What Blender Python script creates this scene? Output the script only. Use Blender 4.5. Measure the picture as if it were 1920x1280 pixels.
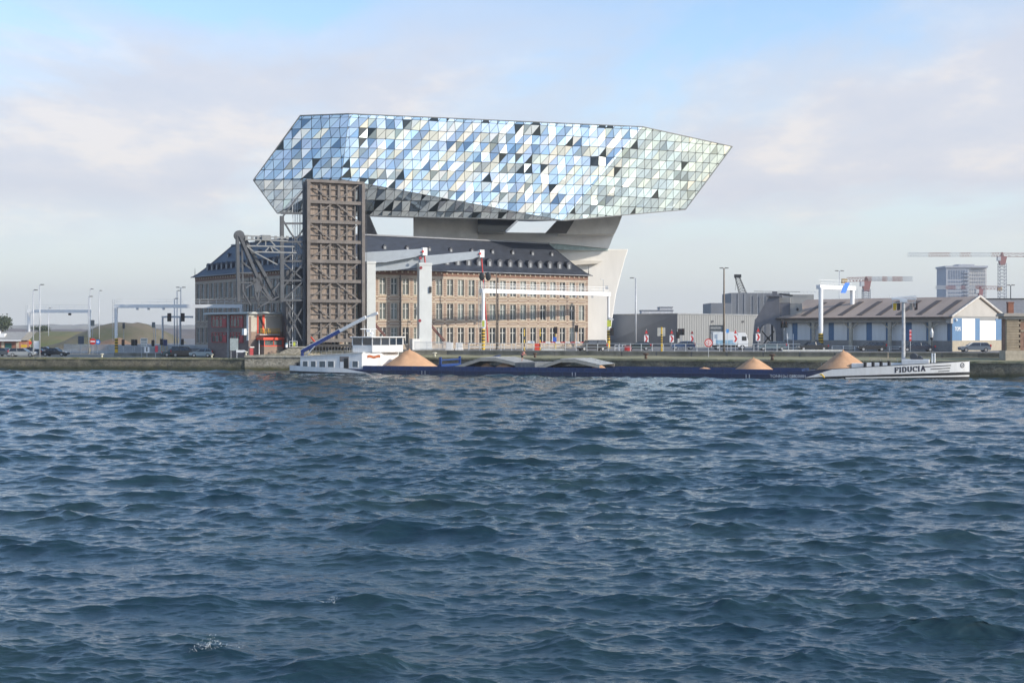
import bpy, bmesh, math, random
import numpy as np
from mathutils import Vector, Matrix, noise as mnoise

random.seed(7)
S = bpy.context.scene
for o in list(bpy.data.objects):
    bpy.data.objects.remove(o)
C = S.collection
R = math.radians

# ------------------------------------------------------------------ camera
FPX, HOR, EYE = 2500.0, 620.0, 7.3        # focal length in photo pixels, horizon row, eye height above water
cam = bpy.data.objects.new('camera', bpy.data.cameras.new('camera'))
C.objects.link(cam)
cam.location = (0, 0, EYE)
cam.rotation_euler = (R(90), 0, 0)
cam.data.sensor_width = 36
cam.data.lens = FPX / 1920 * 36
cam.data.shift_y = (HOR - 640) / 1920
cam.data.clip_start = 0.5
cam.data.clip_end = 20000
S.camera = cam

# ------------------------------------------------------------------ sky and sun
SUN_EL = R(25)
SUN_AZ = R(114)                            # clockwise from +Y (the view direction)
sdir = Vector((math.sin(SUN_AZ) * math.cos(SUN_EL), math.cos(SUN_AZ) * math.cos(SUN_EL), math.sin(SUN_EL)))
W = bpy.data.worlds.new('World')
S.world = W
W.use_nodes = True
nt = W.node_tree
nt.nodes.clear()
def wn(t, **k):
    n = nt.nodes.new(t)
    for a, b in k.items():
        setattr(n, a, b)
    return n
def wl(a, b):
    nt.links.new(a, b)
def wmath(op, a, b=None, clamp=False):
    n = wn('ShaderNodeMath', operation=op, use_clamp=clamp)
    for i, v in enumerate((a, b)):
        if v is None:
            continue
        if isinstance(v, (int, float)):
            n.inputs[i].default_value = v
        else:
            wl(v, n.inputs[i])
    return n.outputs[0]
def wramp(v, pts):
    n = wn('ShaderNodeValToRGB')
    el = n.color_ramp.elements
    while len(el) > 1:
        el.remove(el[-1])
    el[0].position = pts[0][0]; el[0].color = pts[0][1]
    for p, c in pts[1:]:
        e = el.new(p); e.color = c
    wl(v, n.inputs[0])
    return n.outputs[0]
def wmix(f, a, b):
    n = wn('ShaderNodeMix', data_type='RGBA')
    if isinstance(f, (int, float)):
        n.inputs[0].default_value = f
    else:
        wl(f, n.inputs[0])
    for i, v in ((6, a), (7, b)):
        if isinstance(v, tuple):
            n.inputs[i].default_value = v
        else:
            wl(v, n.inputs[i])
    return n.outputs[2]
sky = wn('ShaderNodeTexSky', sky_type='NISHITA')
sky.sun_disc = False
sky.sun_elevation = SUN_EL
sky.sun_rotation = SUN_AZ
sky.altitude = 0
sky.air_density = 1.0
sky.dust_density = 1.0
sky.ozone_density = 2.2
tc = wn('ShaderNodeTexCoord')
sep = wn('ShaderNodeSeparateXYZ'); wl(tc.outputs['Generated'], sep.inputs[0])
zc = wmath('MAXIMUM', sep.outputs[2], 0.0)
den = wmath('ADD', zc, 0.16)
cx = wmath('DIVIDE', sep.outputs[0], den)
cy = wmath('DIVIDE', sep.outputs[1], den)
comb = wn('ShaderNodeCombineXYZ'); wl(cx, comb.inputs[0]); wl(cy, comb.inputs[1])
mp = wn('ShaderNodeMapping'); mp.inputs['Location'].default_value = (10.08, 4.42, 0.0); mp.inputs['Rotation'].default_value = (0, 0, R(-10)); mp.inputs['Scale'].default_value = (1.12, 0.8, 1)
wl(comb.outputs[0], mp.inputs[0])
n1 = wn('ShaderNodeTexNoise'); n1.inputs['Scale'].default_value = 1.0; n1.inputs['Detail'].default_value = 10; n1.inputs['Roughness'].default_value = 0.56; n1.inputs['Distortion'].default_value = 0.35
wl(mp.outputs[0], n1.inputs['Vector'])
bank = wramp(zc, [(0.08, (.5, .5, .5, 1)), (0.13, (.58, .58, .58, 1)), (0.18, (.55, .55, .55, 1)), (0.24, (.42, .42, .42, 1))])
cov = wramp(wmath('ADD', n1.outputs[0], wmath('SUBTRACT', bank, 0.5)), [(0.40, (0, 0, 0, 1)), (0.47, (.55, .55, .55, 1)), (0.58, (.95, .95, .95, 1))])
n2 = wn('ShaderNodeTexNoise'); n2.inputs['Scale'].default_value = 2.6; n2.inputs['Detail'].default_value = 8; n2.inputs['Roughness'].default_value = 0.6
wl(mp.outputs[0], n2.inputs['Vector'])
ccol = wramp(n2.outputs[0], [(0.38, (3.4, 3.45, 3.85, 1)), (0.52, (3.7, 3.64, 3.9, 1)), (0.64, (4.5, 4.15, 4.0, 1))])
haze_f = wramp(zc, [(0.0, (.94, .94, .94, 1)), (0.09, (.62, .62, .62, 1)), (0.2, (.15, .15, .15, 1)), (0.3, (.0, .0, .0, 1))])
skb = wn('ShaderNodeMix', data_type='RGBA', blend_type='MULTIPLY'); skb.inputs[0].default_value = 1
wl(sky.outputs[0], skb.inputs[6]); skb.inputs[7].default_value = (1.14, 1.22, 1.28, 1)
base = wmix(haze_f, skb.outputs[2], (3.8, 3.86, 3.84, 1))
low = wramp(zc, [(0.045, (0, 0, 0, 1)), (0.10, (1, 1, 1, 1)), (0.20, (.95, .95, .95, 1)), (0.26, (.25, .25, .25, 1)), (0.34, (.06, .06, .06, 1))])
cfac = wmath('MULTIPLY', wmath('MULTIPLY', cov, low), 0.88)
final = wmix(cfac, base, ccol)
bg = wn('ShaderNodeBackground')
wl(final, bg.inputs[0])
bg.inputs[1].default_value = 0.15
wo = wn('ShaderNodeOutputWorld'); wl(bg.outputs[0], wo.inputs[0])

sun = bpy.data.objects.new('sun', bpy.data.lights.new('sun', 'SUN'))
C.objects.link(sun)
sun.data.energy = 3.4
sun.data.angle = R(0.6)
sun.data.color = (1.0, 0.9, 0.76)
sun.rotation_euler = sdir.to_track_quat('Z', 'Y').to_euler()
sun.location = (60, 0, 90)

S.render.engine = 'CYCLES'
S.view_settings.view_transform = 'Standard'
S.view_settings.look = 'None'
S.view_settings.exposure = 0.46
S.view_settings.gamma = 1
S.view_settings.use_curve_mapping = False
S.cycles.max_bounces = 6

# ------------------------------------------------------------------ helpers
def px(x, D):                       # photo column -> world X at distance D
    return (x - 960) / FPX * D
def pz(y, D):                       # photo row -> world Z at distance D
    return EYE - (y - HOR) / FPX * D
def P(x, y, D):
    return Vector((px(x, D), D, pz(y, D)))

MATS = {}
def mat(name, col, rough=0.7, metal=0.0, var=0.18, scale=1.5, bump=0.0, bscale=8.0, spec=0.5, col2=None, stretch=None, coat=0.0):
    """procedural principled material: base colour broken up by two noises, optional fine relief"""
    if name in MATS:
        return MATS[name]
    m = bpy.data.materials.new(name)
    m.use_nodes = True
    t = m.node_tree
    b = t.nodes['Principled BSDF']
    b.inputs['Roughness'].default_value = rough
    b.inputs['Metallic'].default_value = metal
    b.inputs['Specular IOR Level'].default_value = spec
    if coat:
        b.inputs['Coat Weight'].default_value = coat
        b.inputs['Coat Roughness'].default_value = 0.08
    tc = t.nodes.new('ShaderNodeTexCoord')
    src = tc.outputs['Object']
    if stretch:
        mp = t.nodes.new('ShaderNodeMapping'); mp.inputs['Scale'].default_value = stretch
        t.links.new(src, mp.inputs[0]); src = mp.outputs[0]
    n = t.nodes.new('ShaderNodeTexNoise')
    n.inputs['Scale'].default_value = scale; n.inputs['Detail'].default_value = 8; n.inputs['Roughness'].default_value = 0.65
    t.links.new(src, n.inputs['Vector'])
    r = t.nodes.new('ShaderNodeValToRGB')
    e = r.color_ramp.elements
    c2 = col2 or tuple(max(0, c * (1 - 1.6 * var)) for c in col)
    c1 = tuple(min(1, c * (1 + var)) for c in col)
    e[0].position = 0.3; e[0].color = (*c2, 1)
    e[1].position = 0.68; e[1].color = (*c1, 1)
    t.links.new(n.outputs[0], r.inputs[0])
    t.links.new(r.outputs[0], b.inputs['Base Color'])
    if bump:
        n2 = t.nodes.new('ShaderNodeTexNoise'); n2.inputs['Scale'].default_value = bscale; n2.inputs['Detail'].default_value = 6
        t.links.new(src, n2.inputs['Vector'])
        bp = t.nodes.new('ShaderNodeBump'); bp.inputs['Strength'].default_value = bump; bp.inputs['Distance'].default_value = 0.08
        t.links.new(n2.outputs[0], bp.inputs['Height'])
        t.links.new(bp.outputs[0], b.inputs['Normal'])
    MATS[name] = m
    return m

class MB:
    """collects shapes and links them as ONE mesh object"""
    def __init__(s):
        s.v = []; s.f = []
    def add(s, vs, fs):
        k = len(s.v)
        s.v += [tuple(p) for p in vs]
        s.f += [tuple(i + k for i in f) for f in fs]
        return s
    def box(s, x0, x1, y0, y1, z0, z1):
        return s.add([(x0, y0, z0), (x1, y0, z0), (x1, y1, z0), (x0, y1, z0), (x0, y0, z1), (x1, y0, z1), (x1, y1, z1), (x0, y1, z1)],
                     [(0, 3, 2, 1), (4, 5, 6, 7), (0, 1, 5, 4), (1, 2, 6, 5), (2, 3, 7, 6), (3, 0, 4, 7)])
    def bar(s, p, q, w=0.1, h=None, up=(0, 0, 1)):
        p = Vector(p); q = Vector(q); h = h or w
        d = (q - p).normalized(); u = Vector(up)
        if abs(d.dot(u)) > 0.98:
            u = Vector((0, 1, 0))
        a = d.cross(u).normalized(); b = a.cross(d).normalized()
        vs = []
        for c in (p, q):
            for sa, sb in ((-1, -1), (1, -1), (1, 1), (-1, 1)):
                vs.append(c + a * (sa * w / 2) + b * (sb * h / 2))
        return s.add(vs, [(0, 1, 2, 3), (7, 6, 5, 4), (0, 4, 5, 1), (1, 5, 6, 2), (2, 6, 7, 3), (3, 7, 4, 0)])
    def tube(s, p, q, r0, r1=None, n=10, caps=True):
        p = Vector(p); q = Vector(q); r1 = r0 if r1 is None else r1
        d = (q - p).normalized()
        u = Vector((0, 0, 1)) if abs(d.z) < 0.95 else Vector((1, 0, 0))
        a = d.cross(u).normalized(); b = a.cross(d)
        vs = []
        for c, r in ((p, r0), (q, r1)):
            for i in range(n):
                t = 2 * math.pi * i / n
                vs.append(c + a * (math.cos(t) * r) + b * (math.sin(t) * r))
        fs = [(i, (i + 1) % n, n + (i + 1) % n, n + i) for i in range(n)]
        if caps:
            fs += [tuple(range(n - 1, -1, -1)), tuple(range(n, 2 * n))]
        return s.add(vs, fs)
    def path(s, pts, r, n=8):
        for a, b in zip(pts[:-1], pts[1:]):
            s.tube(a, b, r, r, n)
        return s
    def prism(s, poly, vec):
        """closed polygon (3D points) extruded along vec"""
        n = len(poly); vec = Vector(vec)
        vs = [Vector(p) for p in poly] + [Vector(p) + vec for p in poly]
        return s.add(vs, [tuple(range(n - 1, -1, -1)), tuple(range(n, 2 * n))] + [(i, (i + 1) % n, n + (i + 1) % n, n + i) for i in range(n)])
    def zprism(s, poly, z0, z1):
        return s.prism([(x, y, z0) for x, y in poly], (0, 0, z1 - z0))
    def quad(s, a, b, c, d):
        return s.add([a, b, c, d], [(0, 1, 2, 3)])
    def ball(s, c, rx, ry, rz, nu=10, nv=6):
        vs = []; fs = []
        for j in range(nv + 1):
            t = math.pi * j / nv
            for i in range(nu):
                u = 2 * math.pi * i / nu
                vs.append((c[0] + rx * math.sin(t) * math.cos(u), c[1] + ry * math.sin(t) * math.sin(u), c[2] + rz * math.cos(t)))
        for j in range(nv):
            for i in range(nu):
                fs.append((j * nu + i, (j + 1) * nu + i, (j + 1) * nu + (i + 1) % nu, j * nu + (i + 1) % nu))
        return s.add(vs, fs)
    def mesh(s, name, m=None, smooth=False):
        me = bpy.data.meshes.new(name)
        me.from_pydata(s.v, [], s.f)
        if m:
            me.materials.append(m)
        if smooth:
            me.polygons.foreach_set('use_smooth', [True] * len(me.polygons))
        me.update()
        return me
    def build(s, name, m, parent=None, loc=(0, 0, 0), rz=0.0, smooth=False, bevel=0.0):
        o = bpy.data.objects.new(name, s.mesh(name, m, smooth))
        C.objects.link(o)
        o.location = loc; o.rotation_euler = (0, 0, rz)
        if parent:
            o.parent = parent
        if bevel:
            b = o.modifiers.new('bevel', 'BEVEL'); b.width = bevel; b.segments = 2; b.limit_method = 'ANGLE'
        return o
def inst(name, me, parent, loc=(0, 0, 0), rz=0.0):
    o = bpy.data.objects.new(name, me)
    C.objects.link(o)
    o.location = loc; o.rotation_euler = (0, 0, rz); o.parent = parent
    return o
def tag(o, label=None, cat=None, group=None, kind=None):
    for k, v in (('label', label), ('category', cat), ('group', group), ('kind', kind)):
        if v:
            o[k] = v
    return o
def thing(name, label, cat, loc=(0, 0, 0), rz=0.0, group=None):
    o = bpy.data.objects.new(name, None)
    C.objects.link(o)
    o.empty_display_size = 0.3
    o.location = loc; o.rotation_euler = (0, 0, rz)
    return tag(o, label, cat, group)
def struct(o, label=None):
    o['kind'] = 'structure'
    if label:
        o['label'] = label
    return o
def copy_tree(o, parent=None):
    c = o.copy(); C.objects.link(c); c.parent = parent
    for ch in list(o.children):
        copy_tree(ch, c)
    return c
def text_mesh(body, size, m, name='lettering', bold=0.0):
    cu = bpy.data.curves.new('txt', 'FONT')
    cu.body = body; cu.size = size; cu.align_x = 'CENTER'; cu.align_y = 'CENTER'; cu.offset = bold; cu.extrude = 0.01
    o = bpy.data.objects.new('txt', cu); C.objects.link(o)
    bpy.context.view_layer.update()
    me = bpy.data.meshes.new_from_object(o.evaluated_get(bpy.context.evaluated_depsgraph_get()))
    bpy.data.objects.remove(o); bpy.data.curves.remove(cu)
    me.name = name
    me.materials.clear(); me.materials.append(m)
    return me

# ------------------------------------------------------------------ shared materials
concrete = mat('concrete', (0.62, 0.59, 0.53), 0.75, var=0.10, scale=0.35, bump=0.15, bscale=3)
pale_concrete = mat('pale_concrete', (0.7, 0.69, 0.66), 0.7, var=0.07, scale=0.2, bump=0.08, bscale=2, stretch=(1, 1, .25))
grey_steel = mat('grey_steel', (0.055, 0.062, 0.073), 0.55, var=0.2, scale=0.8)
light_steel = mat('light_steel', (0.33, 0.37, 0.41), 0.45, var=0.08, scale=0.5)
white_paint = mat('white_paint', (0.78, 0.79, 0.79), 0.4, var=0.05, scale=0.8)
galv = mat('galvanised', (0.5, 0.52, 0.54), 0.5, 0.3, var=0.1)
black = mat('black_paint', (0.018, 0.018, 0.02), 0.5)
yellow = mat('yellow_paint', (0.7, 0.45, 0.03), 0.5, var=0.1)
red = mat('red_paint', (0.55, 0.035, 0.03), 0.5, var=0.1)
orange_red = mat('orange_red_paint', (0.72, 0.07, 0.03), 0.45, var=0.08)
blue_sign = mat('blue_sign', (0.03, 0.12, 0.5), 0.4, var=0.08)
dark_glass = mat('dark_glass', (0.02, 0.024, 0.03), 0.06, var=0.3, spec=0.8)
asphalt = mat('asphalt', (0.11, 0.11, 0.115), 0.9, var=0.2, scale=0.15, bump=0.2, bscale=20)
rubber = mat('rubber', (0.02, 0.02, 0.02), 0.8)
timber_pole = mat('weathered_pole', (0.2, 0.165, 0.13), 0.85, var=0.2, stretch=(3, 3, .5))

# ------------------------------------------------------------------ setting: water
def quay_left(X):  return 246 - 0.103 * (X + 38)
def quay_right(X): return 209 - 0.339 * (X - 68.8)

def water_material():
    m = bpy.data.materials.new('harbour_water'); m.use_nodes = True
    t = m.node_tree; b = t.nodes['Principled BSDF']
    b.inputs['Roughness'].default_value = 0.09
    b.inputs['IOR'].default_value = 1.38
    b.inputs['Specular IOR Level'].default_value = 0.5
    tc = t.nodes.new('ShaderNodeTexCoord')
    at = t.nodes.new('ShaderNodeAttribute'); at.attribute_name = 'foam'
    # fine foam streaks only where the crest attribute is high
    fn = t.nodes.new('ShaderNodeTexNoise'); fn.inputs['Scale'].default_value = 7; fn.inputs['Detail'].default_value = 8; fn.inputs['Roughness'].default_value = 0.75
    t.links.new(tc.outputs['Object'], fn.inputs['Vector'])
    mul = t.nodes.new('ShaderNodeMath'); mul.operation = 'MULTIPLY'
    t.links.new(at.outputs['Fac'], mul.inputs[0]); t.links.new(fn.outputs[0], mul.inputs[1])
    fr = t.nodes.new('ShaderNodeValToRGB'); fr.color_ramp.elements[0].position = 0.40; fr.color_ramp.elements[1].position = 0.62
    t.links.new(mul.outputs[0], fr.inputs[0])
    murk = t.nodes.new('ShaderNodeTexNoise'); murk.inputs['Scale'].default_value = 0.12; murk.inputs['Detail'].default_value = 3
    t.links.new(tc.outputs['Object'], murk.inputs['Vector'])
    mr = t.nodes.new('ShaderNodeValToRGB')
    mr.color_ramp.elements[0].position = 0.35; mr.color_ramp.elements[0].color = (0.011, 0.033, 0.047, 1)
    mr.color_ramp.elements[1].position = 0.7; mr.color_ramp.elements[1].color = (0.019, 0.042, 0.046, 1)
    t.links.new(murk.outputs[0], mr.inputs[0])
    mx = t.nodes.new('ShaderNodeMix'); mx.data_type = 'RGBA'
    t.links.new(fr.outputs[0], mx.inputs[0]); t.links.new(mr.outputs[0], mx.inputs[6]); mx.inputs[7].default_value = (0.62, 0.66, 0.68, 1)
    t.links.new(mx.outputs[2], b.inputs['Base Color'])
    rm = t.nodes.new('ShaderNodeMapRange'); rm.inputs[3].default_value = 0.03; rm.inputs[4].default_value = 0.6
    t.links.new(fr.outputs[0], rm.inputs[0]); t.links.new(rm.outputs[0], b.inputs['Roughness'])
    # wind ripples too fine for the mesh
    mp = t.nodes.new('ShaderNodeMapping'); mp.inputs['Rotation'].default_value = (0, 0, R(12)); mp.inputs['Scale'].default_value = (0.28, 1.5, 1)
    t.links.new(tc.outputs['Object'], mp.inputs[0])
    prev = None
    for sc, st, di in ((4.0, 0.5, 0.05), (13.0, 0.6, 0.016)):
        n = t.nodes.new('ShaderNodeTexNoise'); n.inputs['Scale'].default_value = sc; n.inputs['Detail'].default_value = 6; n.inputs['Roughness'].default_value = 0.6; n.inputs['Distortion'].default_value = 0.6
        t.links.new(mp.outputs[0], n.inputs['Vector'])
        bp = t.nodes.new('ShaderNodeBump'); bp.inputs['Strength'].default_value = st; bp.inputs['Distance'].default_value = di
        t.links.new(n.outputs[0], bp.inputs['Height'])
        if prev:
            t.links.new(prev.outputs[0], bp.inputs['Normal'])
        prev = bp
    t.links.new(prev.outputs[0], b.inputs['Normal'])
    return m

WAMP = 0.0036
def make_water():
    # rows packed where the surface is seen at a grazing angle, columns fanning out with distance
    q = np.concatenate([np.geomspace(4200, 770, 60, endpoint=False), np.linspace(770, 300, 790, endpoint=False), np.linspace(300, 140, 450, endpoint=False), np.linspace(140, 60, 400)])
    Y = EYE * FPX / q
    ko = np.geomspace(0.445, 3.0, 40)
    k = np.concatenate([-ko[::-1], np.linspace(-0.44, 0.44, 700), ko])
    nc = len(k)
    YY, KK = [m_.astype(np.float32) for m_ in np.meshgrid(Y, k, indexing='ij')]
    XX = KK * YY
    dY = np.abs(np.gradient(Y)).astype(np.float32)[:, None]
    dX = (Y[:, None] * np.gradient(k)[None, :]).astype(np.float32)
    rng = np.random.default_rng(11)
    n = 210
    lam = np.exp(np.linspace(math.log(0.13), math.log(7.5), n)) * rng.uniform(.96, 1.04, n)
    ang = R(-101) + rng.normal(0, 1, n) * np.where(lam > 2, R(30), np.where(lam > .8, R(30), R(30)))
    ph = rng.uniform(0, 2 * math.pi, n)
    amp = WAMP * lam * np.where(lam > 4.4, (4.4 / lam) ** 1.7, 1.0) * np.where(lam < 1.7, 1.38, 1.0) * np.where(lam > 3, .92, 1.0) * rng.uniform(.6, 1.4, n)
    Z = np.zeros_like(XX); DX = np.zeros_like(XX); DY = np.zeros_like(XX); J = np.zeros_like(XX); ZL = np.zeros_like(XX)
    # patches of livelier and calmer water
    gust = 0.95 + 0.25 * np.sin(XX * 0.11 + 1.3 + 1.1 * np.sin(YY * 0.05)) * np.sin(YY * 0.13 + 0.6 * np.sin(XX * 0.07))
    for i in range(n):
        kk = 2 * math.pi / lam[i]
        kx = math.cos(ang[i]) * kk; ky = math.sin(ang[i]) * kk
        ly = 2 * math.pi / max(abs(ky), 1e-3); lx = 2 * math.pi / max(abs(kx), 1e-3)
        att = np.clip(ly / (dY * 2.4) - 0.7, 0, 1) * np.clip(np.float32(lx / 2.4) / dX - 0.7, 0, 1)      # waves the mesh cannot carry fade out
        live = np.nonzero(att[:, nc // 2] > 0.01)[0]
        if not len(live):
            continue
        r1 = live.max() + 1
        p = np.float32(kx) * XX[:r1] + np.float32(ky) * YY[:r1] + np.float32(ph[i])
        a = (amp[i] * att[:r1]).astype(np.float32) * (gust[:r1] if lam[i] < 3 else 1.0)
        c = a * np.cos(p); s = a * np.sin(p)
        Z[:r1] += c
        if lam[i] > 1.6:
            ZL[:r1] += c
        qq = 1.7 if lam[i] > 1.2 else 1.15
        DX[:r1] -= np.float32(qq * math.cos(ang[i])) * s; DY[:r1] -= np.float32(qq * math.sin(ang[i])) * s
        J[:r1] += np.float32(kk) * c
    up_ = np.maximum(ZL - 0.05, 0)
    Z += 0.8 * up_ + 2.0 * up_ ** 2               # the highest crests stand up, troughs stay flat
    foam = np.clip((J - 0.62) * 2.2, 0, 1) * np.clip((60 - YY) / 30, 0, 1)
    vs = np.stack([XX + DX, YY + DY, Z], -1).reshape(-1, 3).astype(np.float32)
    nr = len(Y)
    idx = np.arange(nr * nc).reshape(nr, nc)
    f = np.stack([idx[:-1, :-1], idx[:-1, 1:], idx[1:, 1:], idx[1:, :-1]], -1).reshape(-1, 4)
    me = bpy.data.meshes.new('water')
    me.vertices.add(len(vs)); me.vertices.foreach_set('co', vs.ravel())
    me.loops.add(f.size); me.loops.foreach_set('vertex_index', f.ravel().astype(np.int32))
    me.polygons.add(len(f)); me.polygons.foreach_set('loop_start', np.arange(0, f.size, 4, dtype=np.int32))
    me.polygons.foreach_set('use_smooth', np.ones(len(f), dtype=bool))
    me.update(calc_edges=True)
    a = me.attributes.new('foam', 'FLOAT', 'POINT'); a.data.foreach_set('value', foam.ravel().astype(np.float32))
    me.materials.append(water_material())
    o = bpy.data.objects.new('water', me); C.objects.link(o)
    struct(o)
    return XX + DX, YY + DY, Z, J
WX, WY, WZ, WJ = make_water()
sea = MB().box(-3000, 3000, -60, 330, -6, -2.2).build('water_bed', mat('deep_water', (0.012, 0.025, 0.03), 0.3)); struct(sea)

# splashes thrown up where two crests meet
def splash(pxx, pyy, label, n, w, h, seed):
    rr = random.Random(seed)
    D = EYE * FPX / (pyy - HOR)
    i = int(np.argmin(np.abs(WY[:, WY.shape[1] // 2] - D))); 
    X0 = px(pxx, D)
    sub = (np.abs(WX - X0) < .5) & (np.abs(WY - D) < 1.2)
    kk = np.argmax(np.where(sub, WZ, -9)); cx0, cy0, cz0 = WX.flat[kk], WY.flat[kk], WZ.flat[kk]
    b = MB()
    for _ in range(n):
        t = abs(rr.gauss(0, 1))
        r = rr.uniform(.003, .008) * (1.2 if t < .6 else .7)
        u = rr.gauss(0, .4)
        p = (cx0 + u * w, cy0 + rr.gauss(0, .12), cz0 - .05 - .12 * abs(u) + h * rr.random() ** 1.6 * max(.15, 1 - abs(u)))
        b.ball(p, r, r, r * rr.uniform(1, 2.2), 6, 4)
    for _ in range(26):                     # torn sheets of water between the drops
        u = rr.gauss(0, .35); p = Vector((cx0 + u * w, cy0 + rr.gauss(0, .08), cz0 - .06 - .1 * abs(u)))
        q = p + Vector((rr.gauss(0, .12), rr.gauss(0, .04), h * rr.uniform(.1, .5)))
        b.tube(p, q, rr.uniform(.005, .011), .002, 5)
    o = b.build('splash', mat('spray', (0.5, 0.54, 0.56), 0.25, var=.05), smooth=True)
    tag(o, label, 'splash', kind='stuff')
splash(345, 1235, 'white splash of spray on the crest at the bottom left', 150, .6, .3, 1)
splash(580, 1150, 'small splash of droplets on a crest in the lower left water', 80, .35, .2, 2)
splash(460, 1190, 'thin broken spray along a wave crest between the two splashes', 40, .5, .1, 3)

# ------------------------------------------------------------------ setting: ground
ground_mat = mat('quay_ground', (0.17, 0.165, 0.15), 0.95, var=0.25, scale=0.12, bump=0.3, bscale=4, col2=(0.11, 0.115, 0.08))
g = MB()
gl = [(-3000, quay_left(-3000)), (-38, 246), (-36, quay_right(-36)), (160, quay_right(160)), (3000, 178)]
poly = gl + [(3000, 4000), (-3000, 4000)]
g.add([(x, y, 2.2) for x, y in poly], [tuple(range(len(poly)))])
struct(g.build('ground', ground_mat))

apron_mat = mat('apron_grass', (0.235, 0.215, 0.13), 0.95, var=0.2, scale=0.25, bump=0.3, bscale=6, col2=(0.15, 0.155, 0.075), stretch=(.5, 1, 1))
WALL_LINE = [(-44, 250.0), (-12, 249.5), (7.8, 243), (50, 231), (78, 222.5), (160, 198)]
a = MB()
fr = [(-37.5, quay_right(-37.5)), (-12, quay_right(-12)), (7.8, quay_right(7.8)), (50, quay_right(50)), (78, quay_right(78)), (160, quay_right(160))]
for i in range(5):
    (x0, y0), (x1, y1) = fr[i], fr[i + 1]
    (u0, v0), (u1, v1) = WALL_LINE[i], WALL_LINE[i + 1]
    n = 14
    for k in range(n):
        s0, s1 = k / n, (k + 1) / n
        L = lambda a_, b_, s: a_ + (b_ - a_) * s
        a.quad((L(x0, x1, s0), L(y0, y1, s0) + .3, 2.52), (L(x0, x1, s1), L(y0, y1, s1) + .3, 2.52), (L(u0, u1, s1), L(v0, v1, s1), 2.8 + .06 * math.sin(k * 1.7)), (L(u0, u1, s0), L(v0, v1, s0), 2.8 + .06 * math.sin((k - 1 if k else 0) * 1.7)))
struct(a.build('quay_apron', apron_mat), 'grassy gravel strip along the quay behind the barge')

road_mat = mat('road_asphalt', (0.17, 0.17, 0.17), 0.9, var=0.18, scale=0.1, bump=0.2, bscale=12)
plat = WALL_LINE + [(400, 260), (900, 1200), (-300, 1200), (-110, 360), (-86, 306)]
pm = MB(); pm.zprism(plat, 2.25, 3.6)
struct(pm.build('road', road_mat), 'raised grey road in front of the long brick building')

def sheet(name, pts, z, m):
    return struct(MB().add([(x, y, z) for x, y in pts], [tuple(range(len(pts)))]).build(name, m))
line_mat = mat('road_marking', (0.6, 0.6, 0.57), 0.8, var=.2)
sheet('road_marking', [(43, 238.0), (64, 232.4), (64, 232.8), (43, 238.4)], 3.606, line_mat)
sheet('road_marking', [(-170, 275), (-60, 262), (-60, 262.2), (-170, 275.2)], 2.206, line_mat)

# low retaining wall between the apron and the road, cast in bays
wall_c = mat('stained_concrete', (0.2, 0.19, 0.165), 0.9, var=0.25, scale=0.4, bump=0.4, bscale=3, col2=(0.1, 0.1, 0.075), stretch=(1, 1, .5))
rw = thing('retaining_wall', 'low grey concrete wall carrying the railing above the grassy quay strip', 'wall', (-12, 249.5, 2.3))
o0 = Vector((-12, 249.5, 2.3))
for (x0, y0), (x1, y1) in zip(WALL_LINE[:-1], WALL_LINE[1:]):
    p = Vector((x0, y0, 2.3)); q = Vector((x1, y1, 2.3)); L = (q - p).length
    n = max(1, int(L / 5.5))
    for k in range(n):
        s = p.lerp(q, k / n) - o0; e = p.lerp(q, (k + 1) / n - .006) - o0
        d = (e - s).normalized(); nn = Vector((d.y, -d.x, 0)) * (.16 + random.uniform(-.015, .015))
        b = MB().prism([s + nn, s + nn + Vector((0, 0, 1.12)), s - nn * 0 + Vector((0, 0, 1.12)), s], e - s)
        b.prism([s + nn * 1.5 + Vector((0, 0, 1.12)), s + nn * 1.5 + Vector((0, 0, 1.36)), s - nn + Vector((0, 0, 1.36)), s - nn + Vector((0, 0, 1.12))], e - s)
        b.build('wall_panel', wall_c, rw)

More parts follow.
